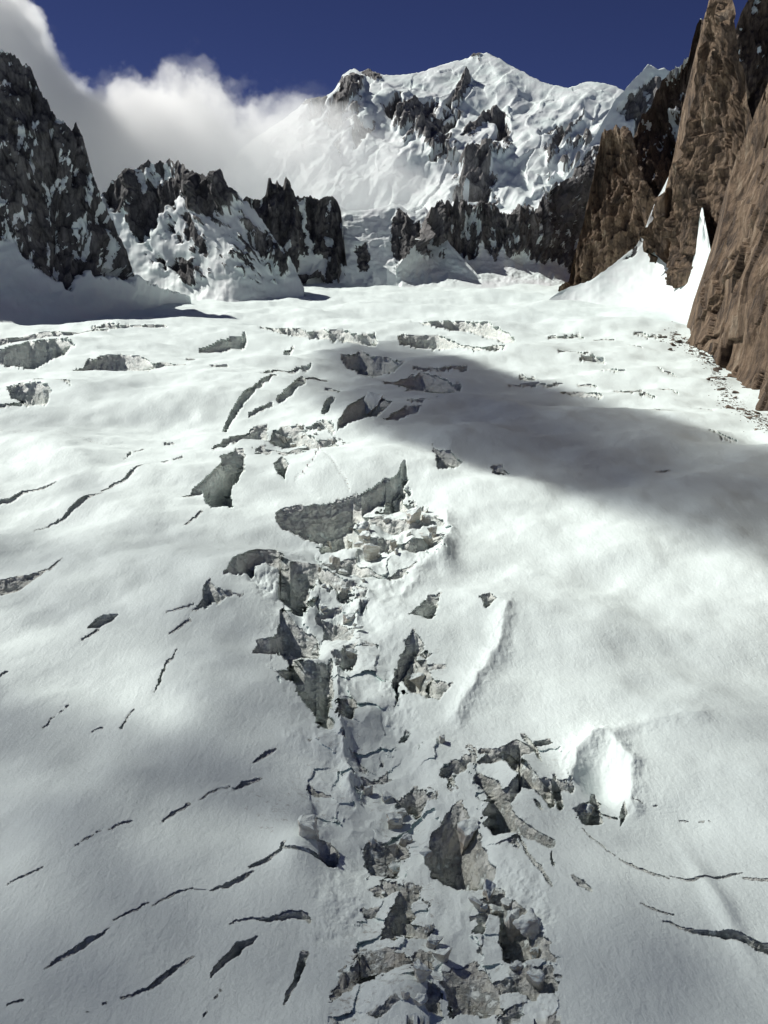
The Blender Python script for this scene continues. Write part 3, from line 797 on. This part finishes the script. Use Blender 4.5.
# 8 brown tower standing in the middle of the right side
o = mountain('granite_tower',
    [(560, 292), (568, 284), (572, 266), (580, 236), (588, 202), (594, 172), (598, 152), (601, 137), (605, 128), (609, 131), (612, 129), (617, 126), (621, 129), (626, 127), (630, 130), (634, 138), (640, 170), (652, 190), (664, 215)],
    [(560, 300), (590, 284), (610, 270), (630, 255), (645, 235), (664, 215)], [(560, 2540), (664, 2400)],
    [(0, 70), (1, 79)], M_BROWN, allrock=True, amp=74, lam=70, jag=2.6, snowy=-.9, seedv=5.5, flute=5.2, hscale=.62, base_extra=7, jag_lam=2.2)
tag(o, 'brown granite tower with a flat notched top, left of the snow gully', 'rock tower')

# 9 darker wall above the gully
o = mountain('granite_wall',
    [(618, 190), (628, 150), (634, 138), (641, 118), (650, 106), (655, 93), (664, 77), (670, 70), (676, 65), (683, 62), (690, 55), (693, 38), (697, 24), (702, 18), (707, 20), (712, 60), (720, 120), (730, 180)],
    [(618, 262), (650, 230), (665, 212), (680, 200), (730, 200)], [(618, 2620), (730, 2560)],
    [(0, 66), (1, 75)], M_DARK_BROWN, allrock=True, amp=95, lam=90, jag=3, snowy=.04, seedv=7.7, flute=3.6, jag_lam=2.6,
    snow_polys=[[(664, 108), (670, 104), (678, 106), (672, 110)]])
tag(o, 'dark brown rock wall rising in steps behind the snow gully', 'rock wall')

# 10 snow gully between the towers
o = mountain('snow_gully',
    [(548, 300), (560, 291), (570, 287), (590, 281), (615, 263), (636, 246), (644, 232), (650, 215), (656, 200), (664, 186), (674, 165), (684, 142), (688, 136), (692, 146), (698, 180), (705, 220), (713, 262), (726, 288), (740, 305)],
    [(548, 304), (600, 306), (650, 312), (700, 330), (740, 345)], [(548, 2180), (600, 2100), (650, 1960), (700, 1640), (740, 1450)],
    [(0, 10), (.2, 22), (.45, 38), (1, 56)], M_GREY, rock=[
        [(636, 236), (644, 226), (650, 230), (642, 242)], [(624, 256), (634, 247), (640, 247), (630, 258)], [(660, 214), (672, 196), (668, 210)], [(650, 214), (664, 190), (660, 205)]],
    amp=30, lam=120, jag=.6, seedv=2.9, smoothamp=.12, base_extra=10)
tag(o, 'steep snow gully widening into a white fan between brown rock towers', 'snow gully')

# 11 thin spire at the top right
o = mountain('granite_spire',
    [(706, 140), (716, 96), (724, 62), (734, 34), (741, 12), (747, 2), (753, -8), (760, -30), (775, -62), (800, -50), (840, 20), (880, 120)],
    [(706, 240), (880, 240)], 2250, [(0, 70), (1, 77)], M_DARK_BROWN, allrock=True, amp=70, lam=70, jag=2.5, snowy=.03, seedv=3.3, flute=4)
tag(o, 'dark spire rising behind the great brown pillar in the top right corner', 'rock spire')

# 12 the great pillar
o = mountain('granite_pillar',
    [(648, 262), (651, 240), (655, 224), (662, 208), (670, 191), (678, 175), (684, 157), (690, 132), (695, 102), (699, 66), (703, 42), (706, 26), (709, 10), (713, -6), (720, -20), (730, -14), (736, 8), (740, 40), (745, 80), (752, 120), (768, 180), (800, 240)],
    [(648, 250), (654, 246), (662, 254), (670, 264), (672, 281), (682, 286), (692, 285), (702, 276), (715, 268), (800, 300)], [(640, 2200), (690, 2020), (720, 1900), (800, 1680)],
    [(0, 70), (.25, 76), (1, 80)], M_BROWN, allrock=True, amp=70, lam=72, jag=2.4, snowy=-.9, seedv=1.9, flute=5.2, hscale=.5, rows=420, base_extra=4, jag_lam=3)
tag(o, 'tallest brown granite pillar, tapering up to the top edge of the view', 'rock pillar')

# 13 near wall at the right edge
o = mountain('granite_buttress',
    [(684, 342), (692, 330), (698, 318), (703, 300), (707, 282), (712, 266), (717, 244), (722, 214), (728, 182), (737, 152), (747, 126), (757, 102), (768, 82), (790, 40), (830, -40), (900, -120), (1000, -160), (1120, -100), (1300, 100)],
    [(684, 344), (697, 340), (712, 348), (722, 372), (735, 392), (755, 410), (768, 418), (800, 446), (900, 540), (1300, 760)],
    1350, [(0, 70), (1, 76)], M_BROWN, allrock=True, amp=30, lam=170, jag=1.6, snowy=-.9, seedv=6.6, flute=1.7, du=.5, rows=460, base_extra=8, jag_lam=3,
    plane=((768, 418, 850), (700, 337, 1350), 76, 1500, 0))
tag(o, 'nearest brown granite buttress filling the right edge above a strip of rubble', 'rock buttress')

# ------------------------------------------------------------------ broken ice blocks
def ice_material():
    s = NT('serac_ice')
    g = s.n('ShaderNodeNewGeometry'); pos = g.outputs['Position']
    sep = s.n('ShaderNodeSeparateXYZ'); s.l(g.outputs['Normal'], sep.inputs[0])
    up = s.rng(s.math('ADD', sep.outputs[2], s.math('MULTIPLY', s.math('SUBTRACT', s.noise(pos, .4, 5), .5), .5)), .28, .5)
    lay = s.noise(s.scaled(pos, (.06, .06, .7)), 1.0, 6, .62, .5)
    bl = s.noise(pos, .2, 6, .65)
    c = s.ramp(s.math('ADD', s.math('MULTIPLY', lay, .55), s.math('MULTIPLY', bl, .45)),
               [(.32, rgb(.38, .335, .27)), (.46, rgb(.60, .56, .48)), (.56, rgb(.74, .725, .67)), (.70, rgb(.84, .84, .81))])
    b = s.n('ShaderNodeBsdfPrincipled')
    s.l(s.mix(up, c, SNOW_A), b.inputs['Base Color'])
    b.inputs['Roughness'].default_value = .5
    s.l(s.bump(s.noise(pos, .45, 8, .68, .3), 1.2, .9), b.inputs['Normal'])
    s.l(b.outputs[0], s.out.inputs[0])
    return s.m
M_ICE = ice_material()

def block_mesh(i, flat):
    rnd = random.Random(100 + i)
    bm = bmesh.new()
    pts = []
    for k in range(11):
        a = rnd.uniform(0, 6.283); r = rnd.uniform(.65, 1.0); z = rnd.choice((-1, rnd.uniform(.55, 1.0), rnd.uniform(-.2, .6)))
        pts.append(bm.verts.new((math.cos(a) * r, math.sin(a) * r, z * flat)))
    bmesh.ops.convex_hull(bm, input=pts)
    bmesh.ops.delete(bm, geom=[v for v in bm.verts if not v.link_faces], context='VERTS')
    bmesh.ops.triangulate(bm, faces=bm.faces[:])
    for _ in range(3):
        bmesh.ops.subdivide_edges(bm, edges=bm.edges[:], cuts=1, use_grid_fill=True)
    co = np.array([v.co[:] for v in bm.verts])
    d = (ridged3(co[:, 0] * 1.7 + i, co[:, 1] * 1.7, co[:, 2] * 1.9 + i * 2, 4, .55) - .55) * .26
    for v, k in zip(bm.verts, d):
        v.co += v.normal * float(k)
    bm.normal_update()
    me = bpy.data.meshes.new('ice_block')
    bm.to_mesh(me); bm.free()
    me.polygons.foreach_set('use_smooth', [True] * len(me.polygons))
    me.set_sharp_from_angle(angle=math.radians(62))
    me.materials.append(M_ICE)
    return me
BLOCKS = [block_mesh(i, (.8, .95, .6)[i % 3]) for i in range(12)]

def put_block(u, v, wpx, hpx, label, group=None, k=0):
    p = ground(u, v)
    s = p.y / F
    o = bpy.data.objects.new('ice_block', BLOCKS[k % 12]); COL.objects.link(o)
    o.scale = (wpx * .5 * s, wpx * .5 * s * random.uniform(.7, 1), hpx * .6 * s)
    o.location = (p.x, p.y, p.z + hpx * .2 * s)
    o.rotation_euler = (random.uniform(-.2, .2), random.uniform(-.2, .2), random.uniform(0, 6.28))
    return tag(o, label, 'ice block', group)

SINGLE = [(372, 556, 26, 30, 'pale square ice block with a smooth sunlit face in the middle of the icefall'),
          (352, 652, 20, 16, 'rounded ice knob at the head of the deep gorge'),
          (418, 682, 26, 26, 'buff ice block wedged between two dark pits right of the gorge'),
          (465, 842, 34, 40, 'largest dirty ice block, facing the viewer below the split slabs'),
          (492, 908, 28, 30, 'smooth grey ice block under the largest dirty block'),
          (528, 945, 34, 44, 'olive ice block on the right edge of the lower icefall'),
          (534, 1000, 30, 30, 'lowest ice block on the right edge of the icefall, above the bottom frame'),
          (309, 846, 40, 26, 'flat snow topped slab left of the lower icefall'),
          (588, 818, 18, 22, 'dark ice block in the bright hollow right of the slabs'),
          (370, 410, 30, 22, 'big ice block with a broken crest above the trodden dome')]
for i, (u, v, w, h, lab) in enumerate(SINGLE):
    put_block(u, v, w, h, lab, None, i)
GROUPS = [('upper', (300, 440, 495, 640), 34, (7, 24), 'small broken ice block jumbled in the sunlit upper icefall', 'broken ice blocks of the upper icefall', [ZONES[0][0], ZONES[1][0]]),
          ('lower', (330, 560, 735, 1024), 24, (12, 34), 'dirty broken ice block jumbled in the shaded lower icefall', 'broken ice blocks of the lower icefall', [ZONES[4][0], ZONES[5][0], ZONES[6][0]]),
          ('step', (255, 345, 420, 455), 9, (5, 9), 'small ice block in the broken step above the climbers', 'ice blocks of the step above the climbers', [ZONES[2][0]])]
for gname, (u0, u1, v0, v1), n, (s0, s1), lab, grp, polys in GROUPS:
    c = 0
    while c < n:
        u, v = random.uniform(u0, u1), random.uniform(v0, v1)
        if not any(bool(inside(p, np.array([u]), np.array([v]))[0]) for p in polys): continue
        w = s0 + (s1 - s0) * random.random() ** 2
        put_block(u, v, w, w * random.uniform(.6, 1.1), lab, grp, random.randrange(12)); c += 1

# ------------------------------------------------------------------ rubble along the foot of the right wall
def simple_mat(name, c1, c2, scale, rough=.9):
    s = NT(name)
    pos = s.n('ShaderNodeTexCoord').outputs['Object']
    b = s.n('ShaderNodeBsdfPrincipled')
    s.l(s.mix(s.rng(s.noise(pos, scale, 5), .35, .65), c1, c2), b.inputs['Base Color'])
    b.inputs['Roughness'].default_value = rough
    s.l(b.outputs[0], s.out.inputs[0])
    return s.m
M_RUBBLE = simple_mat('rubble_stone', rgb(.08, .062, .05), rgb(.22, .17, .13), .2)
bm = bmesh.new()
line = [(670, 336), (697, 345), (712, 356), (722, 380), (735, 398), (755, 418), (772, 430)]
for k in range(900):
    i = random.randrange(len(line) - 1); f = random.random()
    u = line[i][0] + (line[i + 1][0] - line[i][0]) * f - abs(random.gauss(0, 7)) + 3; v = line[i][1] + (line[i + 1][1] - line[i][1]) * f + random.gauss(-1, 4)
    p = ground(u, v); s = p.y / F * min(3.6, .35 + .28 * random.paretovariate(1.5))
    vv = [bm.verts.new(p + Vector((random.uniform(-1, 1) * s * 1.2, random.uniform(-1, 1) * s * 1.2, random.uniform(-.5, .8) * s))) for _ in range(8)]
    r = bmesh.ops.convex_hull(bm, input=vv)
    bmesh.ops.delete(bm, geom=[x for x in r['geom_interior'] if isinstance(x, bmesh.types.BMVert)], context='VERTS')
me = bpy.data.meshes.new('rubble'); bm.to_mesh(me); bm.free()
tag(link('rubble', me, M_RUBBLE), 'brown rock rubble strewn on the snow along the foot of the right wall', 'rubble', kind='stuff')

# ------------------------------------------------------------------ the rope party
M_CLOTH = [simple_mat('jacket_red', rgb(.30, .03, .025), rgb(.22, .03, .02), 3), simple_mat('jacket_dark', rgb(.03, .03, .05), rgb(.05, .05, .07), 3), simple_mat('trousers_black', rgb(.02, .02, .022), rgb(.04, .04, .04), 3)]
M_SKIN = simple_mat('skin', rgb(.5, .3, .22), rgb(.55, .34, .25), 3)
def skin_mesh(name, verts, edges, radii, mat):
    me = bpy.data.meshes.new(name + '_skeleton'); me.from_pydata(verts, edges, [])
    o = bpy.data.objects.new(name + '_skeleton', me); COL.objects.link(o)
    md = o.modifiers.new('s', 'SKIN'); md.use_smooth_shade = True
    for d, r in zip(me.skin_vertices[0].data, radii): d.radius = (r, r)
    me.skin_vertices[0].data[0].use_root = True
    o.modifiers.new('u', 'SUBSURF').levels = 1
    dg = bpy.context.evaluated_depsgraph_get(); dg.update()
    out = bpy.data.meshes.new_from_object(o.evaluated_get(dg)); out.name = name
    bpy.data.objects.remove(o)
    out.materials.clear(); out.materials.append(mat)
    return out
BV = [(0, 0, .95), (0, -.02, 1.2), (0, -.02, 1.42), (0, 0, 1.52), (0, .03, 1.66),
      (.10, .02, .9), (.11, .16, .50), (.11, .04, .07), (.11, .18, .03), (-.10, .0, .9), (-.11, .02, .5), (-.11, -.22, .10), (-.11, -.10, .03),
      (.2, -.02, 1.40), (.27, .03, 1.14), (.25, .24, 1.05), (.24, .31, 1.06), (-.2, -.02, 1.40), (-.28, -.06, 1.14), (-.25, .12, 1.0), (-.24, .19, .99)]
BE = [(0, 1), (1, 2), (2, 3), (3, 4), (0, 5), (5, 6), (6, 7), (7, 8), (0, 9), (9, 10), (10, 11), (11, 12), (2, 13), (13, 14), (14, 15), (15, 16), (2, 17), (17, 18), (18, 19), (19, 20)]
BR = [.15, .15, .16, .07, .11, .095, .065, .05, .045, .095, .065, .05, .045, .07, .052, .042, .04, .07, .052, .042, .04]
body = skin_mesh('person', BV, BE, BR, M_SKIN)
jacket = skin_mesh('jacket', [BV[0], BV[1], BV[2], BV[13], BV[14], BV[15], BV[17], BV[18], BV[19]], [(0, 1), (1, 2), (2, 3), (3, 4), (4, 5), (2, 6), (6, 7), (7, 8)], [.18, .185, .19, .095, .075, .06, .095, .075, .06], M_CLOTH[0])
trousers = skin_mesh('trousers', [BV[0], BV[5], BV[6], BV[7], BV[9], BV[10], BV[11]], [(0, 1), (1, 2), (2, 3), (0, 4), (4, 5), (5, 6)], [.165, .12, .085, .07, .12, .085, .07], M_CLOTH[2])
pack = skin_mesh('backpack', [(0, -.24, 1.08), (0, -.26, 1.25), (0, -.24, 1.44)], [(0, 1), (1, 2)], [.15, .17, .14], M_CLOTH[1])
PEOPLE = [(320, 451), (317.5, 456), (315, 463), (312, 469), (307, 474), (302, 477)]
PLAB = ['climber at the top of the rope party, highest on the trodden track', 'second climber from the top of the rope party', 'third climber from the top of the rope party, mid track',
        'fourth climber from the top of the rope party', 'second climber from the bottom of the rope party', 'lowest climber of the rope party, last on the track']
for (u, v), lab in zip(PEOPLE, PLAB):
    p = ground(u, v)
    e = bpy.data.objects.new('person', body); COL.objects.link(e)
    e.location = (p.x, p.y, p.z - .03); e.rotation_euler = (0, 0, random.uniform(-.4, .2) - .35); e.scale = (1.2,) * 3
    tag(e, lab, 'person', 'climbers of the rope party')
    for nm, m in (('jacket', jacket), ('trousers', trousers), ('backpack', pack)):
        c = bpy.data.objects.new(nm, m); COL.objects.link(c); c.parent = e

# ------------------------------------------------------------------ clouds
def curve_node(s, f, pts, lo, hi):
    """piecewise curve: f in 0..1 -> value scaled to lo..hi"""
    x = s.n('ShaderNodeFloatCurve')
    c = x.mapping.curves[0]
    while len(c.points) < len(pts): c.points.new(.5, .5)
    for p, (a, b) in zip(c.points, pts): p.location = (a, (b - lo) / (hi - lo)); p.handle_type = 'VECTOR'
    x.mapping.update()
    s.l(f, x.inputs['Value'])
    return s.math('MULTIPLY_ADD', x.outputs[0], hi - lo, lo)

def bank_cloud():
    yc = 3950.0
    us_ = [-260, -60, 0, 25, 45, 62, 80, 100, 122, 150, 175, 200, 222, 240, 262, 285, 315, 345, 380, 420, 455, 480]
    vt_ = [-90, -70, -40, -8, 28, 62, 84, 104, 108, 90, 86, 84, 94, 116, 110, 104, 108, 122, 140, 160, 185, 210]
    vb_ = [260] * 16 + [230, 222, 214, 210, 208, 212]
    de_ = [1, 1, 1, 1, 1, 1, 1, 1, 1, 1, 1, .9, .75, .6, .42, .31, .24, .20, .18, .15, .08, 0]
    X0, X1 = [float(ray(u, 200)[0] * yc) for u in (-260, 480)]
    tops = [CAMZ + float(ray(300, v)[1]) * yc for v in vt_]; bots = [CAMZ + float(ray(300, v)[1]) * yc for v in vb_]
    zb, zt = min(bots) - 30, max(tops) + 120
    s = NT('cloud_vapour')
    pos = s.n('ShaderNodeTexCoord').outputs['Object']
    sep = s.n('ShaderNodeSeparateXYZ'); s.l(pos, sep.inputs[0])
    # straight sight-independent profile along x: cloud top, cloud base, thickness
    fx = s.rng(sep.outputs[0], X0, X1)
    xs_ = [(float(ray(u, 200)[0] * yc) - X0) / (X1 - X0) for u in us_]
    top = curve_node(s, fx, list(zip(xs_, tops)), min(tops), max(tops))
    bot = curve_node(s, fx, list(zip(xs_, bots)), min(bots), max(bots))
    den = curve_node(s, fx, list(zip(xs_, de_)), 0, 1)
    n1 = s.noise(pos, .0046, 9, .64, .15); n2 = s.noise(pos, .014, 5, .6)
    rag = s.math('ADD', s.math('MULTIPLY', s.math('SUBTRACT', n1, .50), 520.0), s.math('MULTIPLY', s.math('SUBTRACT', n2, .5), 190.0))
    ht = s.math('SUBTRACT', s.math('ADD', top, rag), sep.outputs[2])
    a = s.rng(ht, 0, 32)
    bfade = s.rng(s.math('SUBTRACT', sep.outputs[2], bot), -40, 60)
    cy = s.rng(s.math('ABSOLUTE', s.math('SUBTRACT', sep.outputs[1], yc)), 120, 420, 1, 0)
    hole = s.rng(s.math('ADD', s.math('MULTIPLY', n1, .6), s.math('MULTIPLY', n2, .4)), .36, .56, .12, 1)
    d = s.math('MULTIPLY', s.math('MULTIPLY', a, bfade), s.math('MULTIPLY', cy, hole))
    d = s.math('MULTIPLY', s.math('MULTIPLY', d, den), .015)
    v = s.n('ShaderNodeVolumePrincipled')
    v.inputs['Color'].default_value = rgb(.97, .97, .97)
    v.inputs['Anisotropy'].default_value = .42
    s.l(d, v.inputs['Density'])
    s.l(v.outputs[0], s.out.inputs['Volume'])
    bm = bmesh.new()
    bmesh.ops.create_cube(bm, size=1)
    for q in bm.verts:
        q.co = (X0 + (q.co.x + .5) * (X1 - X0), yc + q.co.y * 860, zb + (q.co.z + .5) * (zt - zb))
    me = bpy.data.meshes.new('cloud_bank'); bm.to_mesh(me); bm.free()
    return tag(link('cloud_bank', me, s.m), 'grey white cloud bank drifting behind the left peaks and across the snow mountain', 'cloud', kind='stuff')
bank_cloud()

# clouds overhead, out of view, whose shadows lie on the glacier
def overhead():
    s = NT('overhead_cloud_vapour')
    v = s.n('ShaderNodeVolumeScatter'); v.inputs['Color'].default_value = rgb(.98, .98, .98)
    v.inputs['Density'].default_value = .011; v.inputs['Anisotropy'].default_value = .6
    s.l(v.outputs[0], s.out.inputs['Volume'])
    s.m.cycles.homogeneous_volume = True
    gu = np.arange(-420, 1200, 7.0); gv = np.concatenate([np.arange(296, 420, 3.0), np.arange(420, 1300, 7.0)])
    U, V = np.meshgrid(gu, gv)
    y = ybase(V); tx_, tz_ = ray(U, V)
    G = np.stack([tx_ * y, y, CAMZ + tz_ * y], -1)
    n = fbm2(U / 90, V / 70, 5, .55); n3 = fbm2(U / 34 + 7, V / 24, 4, .55)
    def soft(poly, w):
        p = poly + [poly[0]]
        d = seg_dist(U + n3 * 12, V + n3 * 8, [(a, b, 0) for a, b in p])
        m = inside(poly, U + n3 * 12, V + n3 * 8)
        return sstep(-w, w, np.where(m, d, -d))
    def make(th, alt, label):
        th = np.clip(th, 0, 400)
        k = alt / SUN[2]
        base = G + SUN * k
        t = th[..., None]
        puff = np.clip(.5 + .25 * n[..., None], .15, .85)
        top = base + np.array([0, 0, 1.0]) * t * puff; bot = base - np.array([0, 0, 1.0]) * t * (1 - puff)
        R, C = th.shape
        on = th > .5
        cell = on[1:, :-1] | on[1:, 1:] | on[:-1, 1:] | on[:-1, :-1]
        P = np.concatenate([top.reshape(-1, 3), bot.reshape(-1, 3)])
        idx = np.arange(R * C).reshape(R, C)
        q = np.stack([idx[:-1, :-1], idx[:-1, 1:], idx[1:, 1:], idx[1:, :-1]], -1)[cell]
        q = np.concatenate([q[:, ::-1], q + R * C])
        used = np.unique(q); remap = np.full(2 * R * C, -1); remap[used] = np.arange(len(used))
        me = bpy.data.meshes.new('cloud'); me.from_pydata(P[used].tolist(), [], remap[q].tolist())
        bm = bmesh.new(); bm.from_mesh(me); bmesh.ops.remove_doubles(bm, verts=bm.verts[:], dist=.02); bm.to_mesh(me); bm.free()
        me.polygons.foreach_set('use_smooth', [True] * len(me.polygons))
        tag(link('cloud', me, s.m), label, 'cloud')
    # band over the right middle
    band = soft([(352, 350), (380, 343), (440, 358), (540, 388), (640, 420), (740, 462), (900, 520), (900, 600), (760, 545), (640, 500), (520, 472), (440, 440), (392, 416), (366, 384)], 14)
    make(band * (185 + 40 * n), 1500, 'long flat cloud above the glacier that shades the slope below the buttress')
    lw = sstep(400, 860, V + n * 45 + (U - 384) * -.10) * 46 + sstep(640, 960, V + n * 40) * sstep(720, 420, U) * 40
    lw = lw + 34 * sstep(-.1, .7, n) * sstep(380, 460, V) * sstep(330, 240, U) + 26 * sstep(0, .8, n3 + n) * sstep(600, 700, V)
    for u, v, ru, rv, a in ((140, 705, 55, 26, 1), (140, 815, 60, 26, .9), (600, 765, 55, 40, 1), (715, 930, 40, 60, .8), (600, 690, 120, 50, .4), (130, 950, 45, 30, .8), (230, 750, 40, 25, .5), (700, 830, 90, 40, .4), (20, 640, 40, 30, .6)):
        lw = lw * np.maximum(0, 1 - 1.25 * a * np.exp(-((U - u) / ru) ** 2 - ((V - v) / rv) ** 2))
    for u, v, ru, rv, a in ((45, 425, 70, 20, 26), (170, 560, 80, 30, 34), (20, 560, 60, 30, 34), (120, 395, 60, 12, 16), (350, 780, 60, 90, 24), (400, 900, 160, 120, 14)):
        lw = lw + a * np.exp(-((U - u) / ru) ** 2 - ((V - v) / rv) ** 2) * (1 + .5 * n3)
    lw = np.where((U < -400) | (U > 1180) | (V < 318) | (V > 1285), 0, lw - 6)
    make(lw, 1350, 'thin broken cloud above the near glacier that dapples the snow')
overhead()

# ------------------------------------------------------------------ light, sky, camera
world = bpy.data.worlds.new('World'); scene.world = world; world.use_nodes = True
nt = world.node_tree; nt.nodes.clear()
sky = nt.nodes.new('ShaderNodeTexSky'); sky.sky_type = 'NISHITA'; sky.sun_disc = False
sky.sun_elevation = SUN_EL; sky.sun_rotation = -SUN_AZ
sky.altitude = 3500; sky.air_density = .62; sky.dust_density = .1; sky.ozone_density = 6.0
bg = nt.nodes.new('ShaderNodeBackground'); bg.inputs['Strength'].default_value = .05
wo = nt.nodes.new('ShaderNodeOutputWorld')
tint = nt.nodes.new('ShaderNodeMix'); tint.data_type = 'RGBA'; tint.blend_type = 'MULTIPLY'
tint.inputs[0].default_value = 1; tint.inputs[7].default_value = (.66, .51, .70, 1)
nt.links.new(sky.outputs[0], tint.inputs[6]); nt.links.new(tint.outputs[2], bg.inputs[0]); nt.links.new(bg.outputs[0], wo.inputs[0])

ld = bpy.data.lights.new('sun', 'SUN'); ld.energy = 5.0; ld.angle = math.radians(.53); ld.color = (1.0, .98, .92)
lo = bpy.data.objects.new('sun', ld); COL.objects.link(lo)
lo.rotation_euler = Vector(SUN.tolist()).to_track_quat('Z', 'Y').to_euler()

cd = bpy.data.cameras.new('camera'); cam = bpy.data.objects.new('camera', cd); COL.objects.link(cam)
cam.location = (0, 0, CAMZ); cam.rotation_euler = (math.pi / 2 - PITCH, 0, 0)
cd.sensor_fit = 'VERTICAL'; cd.sensor_height = 24; cd.lens = 24 * F / H
cd.clip_start = .5; cd.clip_end = 200000
scene.camera = cam

scene.view_settings.view_transform = 'Standard'
scene.view_settings.look = 'None'
scene.view_settings.exposure = .06
scene.view_settings.gamma = 1
scene.cycles.max_bounces = 14
scene.cycles.diffuse_bounces = 6
scene.cycles.volume_bounces = 12
scene.cycles.volume_step_rate = .22
scene.cycles.volume_max_steps = 256
scene.cycles.transparent_max_bounces = 16
scene.cycles.use_denoising = True
